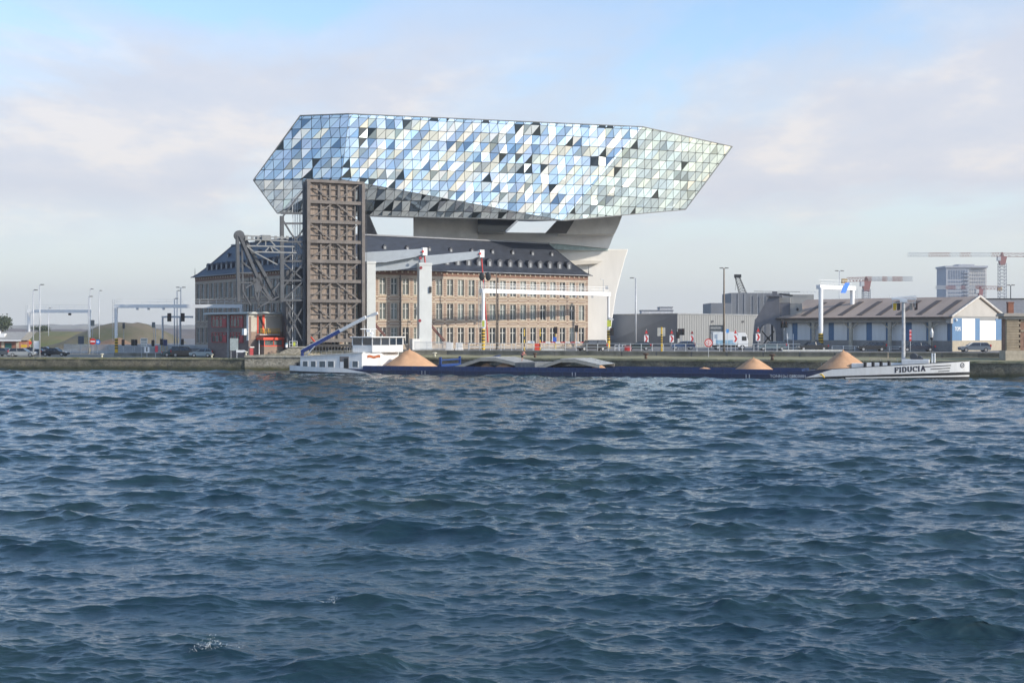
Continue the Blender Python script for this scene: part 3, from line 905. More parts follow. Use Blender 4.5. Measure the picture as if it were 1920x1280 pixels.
# ------------------------------------------------------------------ raised bascule bridge
BF = Frame(px(577, 248.5), 248.5, R(25))
BR = thing('bascule_bridge', 'rusty grey steel bascule bridge raised upright with lattice tower and counterweight arm', 'bridge', (BF.ox, BF.oy, 0), BF.rz)
leaf_steel = mat('leaf_steel', (0.15, 0.132, 0.12), .7, var=.2, scale=.6, bump=.15)
deck_wood = mat('deck_planks', (0.28, 0.228, 0.188), .9, var=.35, scale=1.2, bump=.5, bscale=5, stretch=(7, 1, .35), col2=(0.11, 0.085, 0.07))
LW = 10.9
zb = [35.1 - 3.7 * i for i in range(9)]
cols = [.5, 2.6, 4.35, 6.1, 7.65, 9.25]
for i, z in enumerate(zb):
    b = MB().box(-.1, LW - .2, -.32, -.22, z - .32, z + .3).box(-.1, LW - .2, -.22, .9, z - .05, z + .05)
    if i == 0:
        b = MB().box(-.3, LW + .1, -.34, .95, z - .1, z + .42)
    b.build('cross_beam', leaf_steel, BR)
for i in range(8):
    for f in (1 / 3, 2 / 3):
        z = zb[i] + (zb[i + 1] - zb[i]) * f
        MB().box(.5, 9.2, .22, .30, z - .09, z + .09).box(.5, 9.2, .30, .52, z - .03, z + .03).build('deck_rib', leaf_steel, BR)
for x in cols[1:-1]:
    w = .17 if x != 6.1 else .26
    MB().box(x - w, x + w, .10, .18, zb[8], zb[0] - .4).box(x - .05, x + .05, .18, .52, zb[8], zb[0] - .4).build('stringer', leaf_steel, BR)
MB().box(9.15, 9.35, .1, 1.2, zb[8], zb[0] - .4).build('stringer', leaf_steel, BR)
for x in (-.25, LW - .45):
    MB().box(x, x + .62, -.5, -.38, 4.2, zb[0]).box(x + .22, x + .38, -.38, 2.2, 4.2, zb[0] + .2).box(x, x + .6, 2.2, 2.3, 4.2, zb[0] + .2).build('main_girder', leaf_steel, BR)
for i in range(8):
    for f in range(3):
        z1 = zb[i] + (zb[i + 1] - zb[i]) * f / 3; z0 = zb[i] + (zb[i + 1] - zb[i]) * (f + 1) / 3
        for c in range(5):
            MB().box(cols[c] + .02, cols[c + 1] - .02, .5 + random.uniform(0, .03), .62, z0 + .02, z1 - .02).build('deck_panel', deck_wood, BR)
for i in range(8):
    zt, zl = zb[i] - .3, zb[i + 1] + .3
    m_ = 4.6
    if i % 2 == 0:
        b = MB().bar((.3, -.12, zt), (m_, -.12, zl), .1, .22).bar((9.8, -.12, zt), (m_ + .9, -.12, zl), .1, .22)
    else:
        b = MB().bar((.3, -.12, zl), (m_, -.12, zt), .1, .22).bar((9.8, -.12, zl), (m_ + .9, -.12, zt), .1, .22)
    b.build('brace', leaf_steel, BR)
# machinery and abutment at the foot of the leaf
MB().box(-.6, 11.2, .2, 3.2, 2.3, 4.1).build('abutment', pale_stone, BR)
b = MB().box(-.4, 11, -.6, .1, 4.3, 4.75)
for k in range(18): b.box(.1 + k * .6, .3 + k * .6, -.7, .0, 3.6, 4.3)
b.build('hinge_rack', black, BR)
# service ladder and cables on the right edge
b = MB()
for x in (LW + .45, LW + .85): b.bar((x, .6, 4), (x, .6, zb[0] - .6), .05)
for k in range(24): b.bar((LW + .45, .6, 5 + k * 1.15), (LW + .85, .6, 5 + k * 1.15), .04)
b.build('ladder', grey_steel, BR)
# lattice tower left of the leaf
lp = BF.lp
for off in (.6, 5.6):
    MB().bar(lp(528.5, 566, off), lp(528.5, 405, off), .7, .5).build('tower_post', grey_steel, BR)
    MB().bar(lp(570, 655, off), lp(570, 345, off), .5, .5).build('tower_post', grey_steel, BR)
    b = MB()
    for y in (400, 419, 453.5, 489.5, 526, 563): b.bar(lp(528, y, off), lp(572, y, off), .3, .35)
    b.build('tower_beam', grey_steel, BR)
    b = MB()
    for (a1, b1, a2, b2) in ((529, 408, 556, 372), (556, 372, 573, 352), (530, 412, 545, 437), (545, 437, 570, 470), (553, 452, 573, 424), (529, 489, 555, 470), (530, 540, 570, 492), (530, 492, 570, 526), (530, 563, 570, 526), (535, 563, 568, 610), (568, 575, 540, 625), (540, 585, 570, 645), (533, 520, 512, 545)):
        b.bar(lp(a1, b1, off), lp(a2, b2, off), .22, .28)
    b.build('tower_brace', grey_steel, BR)
for y in (419, 453.5, 489.5, 526, 563):
    b = MB()
    for x in (528.5, 570): b.bar(lp(x, y, .6), lp(x, y, 5.6), .25, .3)
    b.build('tower_beam', grey_steel, BR)
for k, x in enumerate((548.5, 551.5, 554.5, 558, 561.5, 564)):
    MB().bar(lp(x, 655, 1.5 + .3 * k), lp(x, 372 if k < 4 else 400, 1.5 + .3 * k), .09).build('cable', galv, BR)
dm_ = mat('machine_dark', (0.055, 0.06, 0.07), .6, var=.3)
MB().prism([lp(537, 508, 2), lp(556, 500, 2), lp(570, 505, 2), lp(570, 535, 2), lp(536, 533, 2)], (0, 3, 0)).build('counterweight', dm_, BR)
MB().prism([lp(536, 566, 2.2), lp(569, 560, 2.2), lp(569, 655, 2.2), lp(538, 655, 2.2)], (0, 2.8, 0)).build('machine_house', dm_, BR)
# counterweight arm: twin heavy struts from the rounded head down to the pivot
for off in (.4, 4.6):
    hd = MB()
    c = lp(449, 441.5, off)
    ring_ = [c + Vector((.95 * math.cos(t), 0, .95 * math.sin(t))) for t in [2 * math.pi * k / 18 for k in range(18)]]
    hd.prism(ring_, (0, .6, 0)).build('arm_head', grey_steel, BR)
    MB().bar(lp(445, 440, off + .3), lp(447, 566, off + .3), .55, .75, (0, 1, 0)).build('arm_post', grey_steel, BR)
    MB().bar(lp(453, 441, off + .3), lp(456, 560, off + .3), .3, .4, (0, 1, 0)).build('arm_post', grey_steel, BR)
    MB().bar(lp(449, 442, off + .3), lp(482, 520, off + .3), .55, 1.1, (0, 1, 0)).bar(lp(482, 520, off + .3), lp(508, 562, off + .3), .5, .6, (0, 1, 0)).build('arm_strut', grey_steel, BR)
    MB().bar(lp(456, 444, off + 1.4), lp(498, 520, off + 1.4), .55, 1.2, (0, 1, 0)).bar(lp(498, 520, off + 1.4), lp(520, 562, off + 1.4), .55, 1.1, (0, 1, 0)).build('arm_strut', grey_steel, BR)
    MB().prism([lp(474, 520, off), lp(488, 512, off), lp(494, 535, off), lp(488, 548, off), lp(478, 548, off)], (0, .5, 0)).build('gusset', grey_steel, BR)
    b = MB()
    for (a1, b1, a2, b2) in ((455, 492, 484, 516), (455, 545, 470, 572), (484, 545, 484, 578), (490, 545, 508, 566), (478, 548, 486, 576), (480, 578, 522, 556), (460, 540, 480, 528), (448, 512, 476, 512), (448, 530, 476, 530)):
        b.bar(lp(a1, b1, off + .2), lp(a2, b2, off + .2), .28, .4, (0, 1, 0))
    b.build('arm_brace', grey_steel, BR)
    b = MB()                              # link truss from the head to the tower
    b.bar(lp(459, 442, off), lp(540, 446, off), .2, .25).bar(lp(459, 449, off), lp(540, 452, off), .2, .25)
    for k in range(8): b.bar(lp(462 + k * 11, 442.4, off), lp(462 + k * 11, 449, off), .45, .25, (0, 1, 0))
    b.bar(lp(462, 461, off), lp(552, 462.5, off), .18, .25).bar(lp(474, 472, off), lp(556, 474, off), .18, .25)
    for (a1, b1, a2, b2) in ((480, 461, 491, 450), (498, 461, 498, 450), (516, 461, 506, 450), (497, 472, 505, 462), (512, 472, 507, 462), (525, 472, 509, 462), (475, 472, 520, 496), (462, 461, 476, 472)):
        b.bar(lp(a1, b1, off), lp(a2, b2, off), .18, .22)
    b.build('link_truss', mat('link_steel', (0.2, 0.21, 0.215), .6, var=.12), BR)
MB().box(lp(491, 441, .3).x, lp(507, 441, .3).x, .2, 5.4, lp(491, 451, .3).z, lp(491, 440.5, .3).z).build('link_box', MATS['link_steel'], BR)
b = MB()
for (x, y) in ((470, 520), (482, 505), (500, 520), (515, 500), (530, 560), (520, 480)): b.bar(lp(x, y, .4), lp(x, y, 5), .25)
b.build('arm_crossbar', grey_steel, BR)

# ------------------------------------------------------------------ balance-beam drawbridge in light grey
DF = Frame(px(694, 258), 258, R(18))
DB = thing('drawbridge', 'light grey portal drawbridge with two box-girder balance beams and red rods', 'bridge', (DF.ox, DF.oy, 0), DF.rz)
dp = DF.lp
for x0, x1, x2, ytop in ((686, 697, 703, 490), (784, 796, 808, 493)):
    off = 0 if x0 < 700 else 0
    a_, b_, c_ = dp(x0, 655, off).x, dp(x1, 655, off).x, dp(x2, 655, off).x
    zt = dp(x0, ytop, off).z
    MB().box(a_, c_ - .05, -.9, .9, 3.6, zt).box(a_ - .1, c_ + .05, -1, 1, 3.6, 4.1).box(a_ - .08, c_ + .03, -.98, .98, zt - .5, zt).build('pillar', mat('portal_paint', (0.56, 0.58, 0.57), .5, var=.06, scale=.4) if x0 < 700 else MATS['portal_paint'], DB, bevel=.06)
for ys, off, e in (((473, 493, 466, 482), -.4, 797), ((488, 508, 470, 486), .9, 904)):
    x0 = 683 if off < 0 else 700
    pl = [dp(x0, ys[1], off), dp(x0 + 40, ys[1] - 1, off), dp(e - 18, ys[3] - 0, off), dp(e, ys[3] - 8, off), dp(e, ys[2], off), dp(x0, ys[0], off)]
    bm = MB().prism(pl, (0, 1.1, 0)).build('balance_beam', light_steel, DB, bevel=.05)
    MB().box(pl[4].x - .5, pl[4].x + .45, off - .12, off + 1.22, pl[4].z - 1.35, pl[4].z + .18).build('beam_cap', white_paint, bm)
    MB().tube((pl[4].x - .5, off - .3, pl[4].z - .6), (pl[4].x - .5, off + 1.4, pl[4].z - .6), .22).build('pivot_pin', red, bm)
    bx = 809 if off < 0 else 915
    MB().tube((pl[4].x, off + .5, pl[4].z - 1.2), dp(bx, 641, off + .5), .13, .13, 8).build('red_rod', red, DB)
for (a1, b1, a2, b2) in ((700, 604, 722, 630), (803, 604, 833, 639)):
    MB().bar(dp(a1, b1, 1.2), dp(a2, b2, 1.2), .5, .45).build('brown_prop', mat('brown_prop', (0.13, 0.055, 0.045), .6), DB)
b = MB()
for (x, y) in ((789, 502), (787, 601), (788, 484)): q = dp(x, y, -.95); b.tube(q, q + Vector((0, -.12, 0)), .3, .3, 12)
b.build('red_lamp', mat('dark_red', (0.25, 0.03, 0.04), .4), DB)
q = dp(806, 543, -1); MB().box(q.x - .1, q.x + .3, -1.2, -.9, q.z - .6, q.z + .6).build('signal_lamp', black, DB)
MB().box(dp(770, 655, 0).x, dp(784, 655, 0).x, -1.5, 1.2, 3.6, dp(775, 635, 0).z).build('control_cabinet', pale_concrete, DB)

# ------------------------------------------------------------------ control building on the pier
KF = Frame(px(466, 248.4), 248.4, R(42))
K = thing('control_building', 'brown bridge control house with red windows, white roof and orange cabin', 'building', (KF.ox, KF.oy, 2.2), KF.rz)
kbrick = mat('control_brick', (0.20, 0.155, 0.14), .85, var=.12, scale=.8, bump=.2, bscale=12, stretch=(1, 1, 3))
kbrick2 = mat('control_brick_warm', (0.27, 0.2, 0.155), .85, var=.12, scale=.8, bump=.2, bscale=12, stretch=(1, 1, 3))
kmetal = mat('control_cladding', (0.42, 0.39, 0.33), .5, var=.06, scale=.5)
KH = 8.9
wl_x = KF.lx(534); WLn = 15.2        # right face along +x, left face along +y
MB().box(.02, wl_x, .02, WLn, 0, 4.4).build('wall', kbrick, K)
MB().box(.0, wl_x + .02, 0, WLn + .02, 4.4, 8.2).build('wall', kbrick, K)
MB().box(.5, wl_x - .1, -.06, -.002, 4.9, 7.75).build('cladding', kmetal, K)
MB().box(.5, wl_x - .1, -.05, -.002, 3.5, 4.88).build('brick_panel', kbrick2, K)
MB().box(.05, wl_x - .05, -.12, -.003, 7.77, 8.2).build('fascia', mat('cream_paint', (0.62, 0.6, 0.52), .5), K)
MB().box(-.7, wl_x + .9, -.8, WLn + .6, 8.25, 8.5).box(-.5, wl_x + .6, -.6, WLn + .4, 8.5, 8.62).build('roof', mat('roof_edge', (0.5, 0.53, 0.52), .5, var=.06), K)
MB().box(-.06, -.002, -.02, .6, 3.3, 8.2).build('corner_pipe', white_paint, K)
kglass = mat('control_glass', (0.10, 0.13, 0.125), .1, var=.3, spec=.7)
# left face windows (plane x = 0): groups of red-framed lights on two storeys
for (y0, y1) in ((1.9, 6.4), (8.0, 13.4)):
    for (z0, z1) in ((5.8, 7.9), (2.9, 4.75)):
        n = 4
        wo_ = MB().box(-.10, -.01, y0, y1, z0, z1).build('window', dark_glass, K)
        b = MB()
        for k in range(n + 1):
            y = y0 + (y1 - y0) * k / n
            b.box(-.16, -.03, y - .07, y + .07, z0, z1)
        for z in (z0, z1 - .5, z1): b.box(-.15, -.025, y0, y1, z - .06, z + .06)
        b.build('frame', mat('dark_red_frame', (0.38, 0.03, 0.04), .5), wo_)
        for k in (0, 2):
            yy = y0 + (y1 - y0) * k / n
            MB().box(-.135, -.105, yy + .1, yy + (y1 - y0) / n - .1, z0 + .1, z1 - .6).build('pane', kglass if k else MATS['dark_red_frame'], wo_)
MB().box(-.3, -.01, 6.7, 7.4, 0, 8.2).build('pilaster', mat('grey_pilaster', (0.26, 0.25, 0.24), .8), K)
MB().box(-.7, -.1, .35, 1.2, 4.3, 5.5).build('air_unit', white_paint, K)
MB().box(-.12, -.01, -.0, .02, 0, .1)
# right face: tall red door upstairs, balcony, cabin
dr = MB().box(2.0, 2.9, -.14, -.062, 4.6, 7.9).build('door', black, K)
MB().box(1.8, 2.0, -.2, -.06, 4.6, 8.1).box(2.9, 3.35, -.2, -.06, 4.6, 8.1).build('frame', orange_red, dr)
bal = MB().box(1.8, 6.2, -1.0, -.1, 4.3, 4.45).build('balcony', galv, K)
b = MB()
for k in range(9): b.bar((2.8 + k * .42, -.98, 4.45), (2.8 + k * .42, -.98, 5.5), .06)
for z in (4.8, 5.15, 5.5): b.bar((1.9, -.98, z), (6.2, -.98, z), .06)
b.build('railing', yellow, bal)
rd = MB().box(-.02 - .1, -.01, .3, 1.2, 0, 2.0)
MB().box(.2, 1.0, -.1, -.003, 0, 1.9).build('door', mat('deep_red', (0.33, 0.02, 0.03), .5), K)
MB().box(.15, 1.05, -.3, -.002, 1.95, 2.15).build('door_canopy', pale_concrete, K)
# projecting lower cabin
cb = MB().box(2.0, 6.0, -2.2, -.12, .0, 2.25).build('cabin_base', kbrick2, K)
MB().box(2.05, 6.0, -2.15, -.13, 2.25, 3.35).build('cabin_glazing', kglass, K)
b = MB().box(1.6, 8.6, -2.6, -.125, 3.4, 3.85)
b.box(1.98, 6.05, -2.25, -.13, 2.2, 2.38)
for x in (2.0, 4.0, 5.9): b.box(x, x + .12, -2.25, -2.12, 2.38, 3.4)
b.build('cabin_frame', orange_red, K)
b = MB().box(6.1, 8.4, -2.2, -.14, 1.9, 2.1).box(6.9, 7.9, -2.24, -2.0, .2, 3.4).box(6.1, 6.3, -2.2, -.14, 2.1, 3.4).box(8.2, 8.4, -2.2, -.14, 2.1, 3.4)
b.build('entrance_porch', orange_red, K)
MB().box(6.3, 8.2, -1.9, -.2, 2.1, 3.4).build('porch_glazing', kglass, K)
MB().box(7.1, 7.7, -2.3, -2.25, 1.6, 3.0).build('porch_window', mat('light_pane', (0.4, 0.3, 0.2), .2), K)
MB().tube((1.55, -1.2, .2), (1.55, -1.2, 3.4), .09).build('drain_pipe', white_paint, K)
for x in (1.2, 4.8): MB().tube((x, 5, 8.6), (x, 5, 9.9), .05).build('roof_aerial', galv, K)

# things around the control building
def board(name, label, cat, col, row0, row1, w, D, z0, m, posts=2, pm=None, rz=0.0, group=None, th=.06):
    """panel on posts: spans photo rows row0..row1, width w"""
    X = px(col, D)
    t = thing(name, label, cat, (X, D, z0), rz, group)
    za, zb_ = pz(row1, D) - z0, pz(row0, D) - z0
    MB().box(-w / 2, w / 2, -th, 0, za, zb_).build('panel', m, t)
    pm = pm or galv
    for k in range(posts):
        x = 0 if posts == 1 else (-w * .4 + w * .8 * k / (posts - 1))
        MB().tube((x, .05, 0), (x, .05, zb_ + .05), .05, .05, 8).build('post', pm, t)
    return t
board('information_board', 'large pale grey board on two posts before the control building', 'sign', 439, 634, 657, 1.5, 246.8, 2.25, mat('pale_board', (0.38, 0.43, 0.42), .5))
sgn = thing('direction_sign', 'white arrow sign on a post left of the small red door', 'sign', (px(452, 246.6), 246.6, 2.3))
MB().prism([(-.9, 0, 1.0), (.6, 0, 1.0), (.95, 0, 1.22), (.6, 0, 1.44), (-.9, 0, 1.44)], (0, .05, 0)).build('panel', white_paint, sgn)
MB().tube((-.85, .08, 0), (-.85, .08, 1.5), .05).build('post', galv, sgn)
def mushroom(label, col, D, z, m, s=1.0, group='mooring bollards along the quay'):
    t = thing('mooring_bollard', label, 'bollard', (px(col, D), D, z), 0, group)
    MB().tube((0, 0, 0), (0, 0, .55 * s), .2 * s, .16 * s, 12).build('shaft', m, t, smooth=True)
    b = MB(); pr_ = [(.16, .5), (.36, .55), (.4, .66), (.3, .74), (0, .78)]
    for (r0, h0), (r1, h1) in zip(pr_[:-1], pr_[1:]): b.tube((0, 0, h0 * s), (0, 0, h1 * s), r0 * s, max(r1 * s, .001), 14, False)
    b.build('cap', m, t, smooth=True)
cream_p = mat('bollard_cream', (0.6, 0.58, 0.47), .6)
rusty = mat('bollard_rust', (0.12, 0.075, 0.05), .8, var=.3)
mushroom('white-capped bollard below the left corner of the control building', 397, 249.5, 2.25, cream_p, .9)
mushroom('white-capped bollard just left of the small red door', 461, 246.3, 2.75, cream_p, 1.0)
mushroom('white-capped bollard on the left quay below the earth mound', 191, 252.5, 2.25, cream_p, 1.0)
mushroom('rusty bollard on the quay below the grey halls', 1211, 225.5, 2.56, rusty, 1.3)
mushroom('rusty bollard on the quay between two sand heaps', 1448, 217.5, 2.56, rusty, 1.3)
mushroom('bollard with pale cap behind the second hatch cover', 1003, 233.0, 2.62, rusty, 1.1)
mushroom('bollard with pale cap behind the tallest sand heap', 815, 238.5, 2.62, cream_p, 1.1)
fb = thing('fence_frame', 'white square frame barrier with yellow sign at the pier head', 'barrier', (px(550, 247.5), 247.5, 4.2))
b = MB()
for x in (-.7, .7): b.bar((x, 0, 0), (x, 0, 1.2), .08)
for z in (.05, .6, 1.17): b.bar((-.7, 0, z), (.7, 0, z), .07)
b.build('frame', white_paint, fb); MB().box(-.05, .4, -.06, -.04, .3, 1.0).build('panel', mat('lime_yellow', (0.55, 0.6, 0.08), .5), fb)
lb = thing('waste_bin', 'small white and blue bin beside the orange cabin', 'bin', (px(537, 247.2), 247.2, 4.2))
MB().tube((0, 0, 0), (0, 0, .6), .22, .24, 12).build('drum', white_paint, lb); MB().tube((0, 0, .6), (0, 0, .85), .27, .2, 12).build('lid', mat('bin_blue', (0.1, 0.25, 0.32), .5), lb)

# ------------------------------------------------------------------ the barge
EF = Frame(-37.5, 236.5, math.atan2(-36.0, 106.3))
SH = thing('barge', 'long blue sand barge with white wheelhouse and white bow lettered FIDUCIA', 'barge', (EF.ox, EF.oy, 0), EF.rz)
LB = 112.2
hull_blue = mat('hull_blue', (0.009, 0.021, 0.07), .45, var=.25, scale=.9, stretch=(1.2, 1, .25), col2=(0.022, 0.028, 0.06))
coam_blue = mat('coaming_blue', (0.011, 0.034, 0.12), .4, var=.12, scale=.4)
ship_white = mat('ship_white', (0.8, 0.8, 0.79), .35, var=.03, scale=.9, stretch=(1.5, 1.5, .2), col2=(0.71, 0.70, 0.67))
hull_black = mat('hull_black', (0.015, 0.015, 0.017), .5)
def bb(x):                                     # half breadth in plan
    if x < 9: return 5.7 * (0.70 + 0.30 * math.sin(max(0, x) / 9 * math.pi / 2))
    if x > 87: return 5.7 * max(0.0, 1 - ((x - 87) / 25.6) ** 1.8) ** .75
    return 5.7
def zd(x):                                     # deck / gunwale height
    if x < 16: return .78 + .5 * ((16 - x) / 16) ** 1.3
    if x > 84: return .78 + 1.95 * ((x - 84) / 28) ** .85
    return .78
def hb(x, z):                                  # half breadth with flare at the bow and raked ends
    f = bb(x)
    if x > 88: f *= 1 - .10 * (x - 88) / 24 * (1 - max(-.5, min(1, z / 2.5)))
    return f
xs_h = [0, .6, 1.5, 3, 5, 7, 9, 14, 20, 30, 40, 50, 60, 70, 80, 86, 90, 93, 96, 99, 102, 104.5, 106.5, 108.3, 109.8, 111, 111.8, 112.2]
hv = MB(); nz = 6
vs = []; fs = []
for sgn in (-1, 1):
    base_i = len(vs)
    for x in xs_h:
        for j in range(nz + 1):
            z = -1.0 + (zd(x) + 1.0) * j / nz
            vs.append((x, sgn * max(.25, hb(x, z)), z))
    for i in range(len(xs_h) - 1):
        for j in range(nz):
            a_ = base_i + i * (nz + 1) + j
            fs.append((a_, a_ + nz + 1, a_ + nz + 2, a_ + 1))
hv.add(vs, fs)
n1_ = len(xs_h) * (nz + 1)
for i in (0, len(xs_h) - 1):
    for j in range(nz):
        a_ = i * (nz + 1) + j
        hv.add([vs[a_], vs[n1_ + a_], vs[n1_ + a_ + 1], vs[a_ + 1]], [(0, 1, 2, 3)])
hull = hv.build('hull', hull_blue, SH)
dk = MB()
for x0, x1 in zip(xs_h[:-1], xs_h[1:]):
    if 15 < (x0 + x1) / 2 < 88:
        for sgn in (-1, 1):
            dk.quad((x0, sgn * hb(x0, 1), zd(x0) - .03), (x1, sgn * hb(x1, 1), zd(x1) - .03), (x1, sgn * 4.9, zd(x1) - .03), (x0, sgn * 4.9, zd(x0) - .03))
    else:
        dk.quad((x0, -hb(x0, 1), zd(x0) - .12), (x1, -hb(x1, 1), zd(x1) - .12), (x1, hb(x1, 1), zd(x1) - .12), (x0, hb(x0, 1), zd(x0) - .12))
dk.build('deck', mat('deck_grey', (0.16, 0.17, 0.18), .8, var=.2), SH)
for s in (-1, 1):
    MB().box(14.5, 88, min(s * 4.9, s * 5.05), max(s * 4.9, s * 5.05), .3, 1.36).build('coaming', coam_blue, SH)
MB().box(14.5, 14.7, -4.9, 4.9, .3, 1.36).box(87.8, 88, -4.9, 4.9, .3, 1.36).build('coaming', coam_blue, SH)
MB().box(14.7, 87.8, -4.88, 4.88, .35, .55).build('hold_floor', mat('hold_floor', (0.1, 0.08, 0.06), .9), SH)
rb = MB()
for k in range(58): x = 16 + k * 1.25; rb.box(x, x + .07, -5.12, -5.04, .78, 1.34)
rb.build('coaming_stays', hull_blue, SH)
rb = MB()
for k in range(34): x = 16.5 + k * 2.1; rb.box(x, x + .05, -5.74, -5.695, -.2, .74)
rb.box(14, 86, -5.8, -5.7, .62, .76)
rb.build('rubbing_strakes', mat('strake_blue', (0.03, 0.055, 0.15), .5), SH)
def plating(name, x0, x1, lo, hi, m, out=.03, n=40, both=True, parent=None):
    """painted band laid on the hull side between the curves lo(x) and hi(x)"""
    for sgn in ((-1, 1) if both else (-1,)):
        b = MB()
        for i in range(n):
            xa = x0 + (x1 - x0) * i / n; xb = x0 + (x1 - x0) * (i + 1) / n
            for k in range(4):
                f0, f1 = k / 4, (k + 1) / 4
                pts = []
                for x, f in ((xa, f0), (xb, f0), (xb, f1), (xa, f1)):
                    z = lo(x) + (hi(x) - lo(x)) * f
                    pts.append((x, sgn * (max(.25, hb(min(x, LB), z)) + out), z))
                b.quad(*pts)
        b.build(name, m, parent or SH)
lerp = lambda a, b, t: a + (b - a) * max(0, min(1, t))
plating('bow_boot_topping', 88.5, LB, lambda x: -.8, lambda x: min(zd(x) - .02, .2 + 1.0 * (max(0, x - 88.5) / 23.7) ** .75), hull_black, .025)
plating('bow_plating', 88.5, LB, lambda x: .14 + 1.0 * (max(0, x - 88.5) / 23.7) ** .75, lambda x: max(.145 + 1.0 * (max(0, x - 88.5) / 23.7) ** .75, min(zd(x) + .02, lerp(.15, 2.1, (x - 88.5) / 6.0))) if x < 94.6 else zd(x) + .02, ship_white, .045)
MB().box(LB - .02, LB + .06, -.26, .26, 1.06, zd(LB) + .02).build('stem_post', ship_white, SH)
plating('bow_stripe', 94.5, LB, lambda x: lerp(.10, .46, (x - 94.5) / 17.7), lambda x: lerp(.26, .68, (x - 94.5) / 17.7), ship_white, .055)
plating('stern_boot_topping', 0, 16, lambda x: -.8, lambda x: lerp(.38, .12, x / 16), hull_black, .025)
plating('stern_plating', 0, 16, lambda x: lerp(.36, .1, x / 16), lambda x: zd(x) + .02 if x < 11.5 else lerp(zd(11.5), .1, (x - 11.5) / 4.5), ship_white, .045)
MB().quad((-.05, -4, .36), (-.05, 4, .36), (-.05, 4, 1.3), (-.05, -4, 1.3)).build('transom', ship_white, SH)
for k in range(3):                                   # dark speed lines on the bow
    plating('bow_line', 105.6 + k * 1.1, 109.6 - .1 * k, lambda x, k=k: zd(x) - .52 - .40 * k, lambda x, k=k: zd(x) - .40 - .40 * k, hull_black, .06, 12, False)
plating('gunwale_line', 90, LB, lambda x: zd(x) - .02, lambda x: zd(x) + .06, hull_black, .06)

# lettering drawn as slab-serif strokes laid on the flared bow
ink = mat('lettering_ink', (0.03, 0.03, 0.05), .5)
def arc(cx_, cz_, rx, rz_, t0, t1, n=9):
    return [(cx_ + rx * math.cos(R(t0 + (t1 - t0) * i / n)), cz_ + rz_ * math.sin(R(t0 + (t1 - t0) * i / n))) for i in range(n + 1)]
GL = {
    'F': (.72, [[(.16, 0), (.16, 1)], [(0, .04), (.34, .04)], [(0, .96), (.66, .96)], [(.66, .99), (.66, .72)], [(.16, .52), (.5, .52)], [(.48, .64), (.48, .4)]]),
    'I': (.36, [[(.18, 0), (.18, 1)], [(0, .04), (.36, .04)], [(0, .96), (.36, .96)]]),
    'D': (.84, [[(.16, 0), (.16, 1)], [(0, .04), (.4, .04)], [(0, .96), (.4, .96)], arc(.38, .5, .36, .46, -90, 90)]),
    'U': (.86, [[(.14, 1), (.14, .38)], arc(.42, .38, .28, .34, 180, 360), [(.7, .38), (.7, 1)], [(0, .96), (.3, .96)], [(.56, .96), (.84, .96)]]),
    'C': (.78, [arc(.44, .5, .38, .46, 50, 312, 14), [(.72, .98), (.72, .68)]]),
    'A': (.9, [[(.14, 0), (.45, 1)], [(.45, 1), (.76, 0)], [(.26, .34), (.64, .34)], [(0, .04), (.3, .04)], [(.6, .04), (.92, .04)]]),
}
def bow_letters(word, x0, x1, ht, zf):
    tot = sum(GL[c][0] for c in word) + .16 * (len(word) - 1)
    sc = (x1 - x0) / tot
    x = x0
    for ch in word:
        w, strokes = GL[ch]
        b = MB()
        for st in strokes:
            for (p, q) in zip(st[:-1], st[1:]):
                dx, dz = q[0] - p[0], q[1] - p[1]
                L_ = math.hypot(dx * sc, dz * ht)
                vert = abs(dz) * ht > abs(dx) * sc * .6
                th = .105 if vert else .06
                nx, nz_ = -dz * ht / L_ * th, dx * sc / L_ * th
                pts = []
                for (u, v), s in ((p, -1), (q, -1), (q, 1), (p, 1)):
                    X = x + u * sc + nx * s; z = zf(X) + v * ht + nz_ * s
                    pts.append((X, -(hb(X, z) + .065), z))
                b.quad(*pts)
        b.build('letter', ink, SH)
        x += (w + .16) * sc
xl0, xl1 = EF.lx(1677, -4.6), EF.lx(1735, -4.0)
bow_letters('FIDUCIA', xl0, xl1, .78, lambda X: zd(X) - 1.08)
# round emblem by the stem
xe = LB - 1.0; ze = zd(xe) - .55
b = MB()
for i in range(16):
    t0, t1 = 2 * math.pi * i / 16, 2 * math.pi * (i + 1) / 16
    pts = []
    for t, r in ((t0, .40), (t1, .40), (t1, .27), (t0, .27)):
        X = xe + r * math.cos(t) * .75; z = ze + r * math.sin(t); pts.append((X, -(hb(X, z) + .065), z))
    b.quad(*pts)
for (u, v, w, h) in ((-.02, -.1, .16, .1), (.02, .04, .12, .1), (-.06, .1, .1, .08)):
    b.quad(*[(xe + u + sx * w, -(hb(xe + u + sx * w, ze + v) + .065), ze + v + sz * h) for sx, sz in ((-.5, -.5), (.5, -.5), (.5, .5), (-.5, .5))])
b.build('emblem', ink, SH)
wht_ink = mat('white_lettering', (0.7, 0.72, 0.75), .5)
for body, col in (('TONN', 1455), ('110x11,40', 1476), ('02320001', 1496)):
    me = text_mesh(body, .62, wht_ink)
    for v in me.vertices: v.co = Vector((v.co.x, -v.co.z, v.co.y))
    inst('lettering', me, SH, (EF.lx(col, -5.75), -5.77, .36))
for col in (791, 797, 1073, 1079, 1399, 1405):      # draught marks
    x = EF.lx(col, -5.75)
    b = MB()
    for k in range(3): b.box(x - .07, x + .07, -5.765, -5.755, .08 + k * .2, .2 + k * .2)
    b.build('draught_mark', wht_ink, SH)
me = bpy.data.meshes.new
b = MB().path([(EF.lx(1537, -5.8), -5.8, .7), (EF.lx(1541, -5.8), -5.8, .7), (EF.lx(1546, -5.8), -5.8, .2)], .1)
b.build('yellow_rope', yellow, SH)

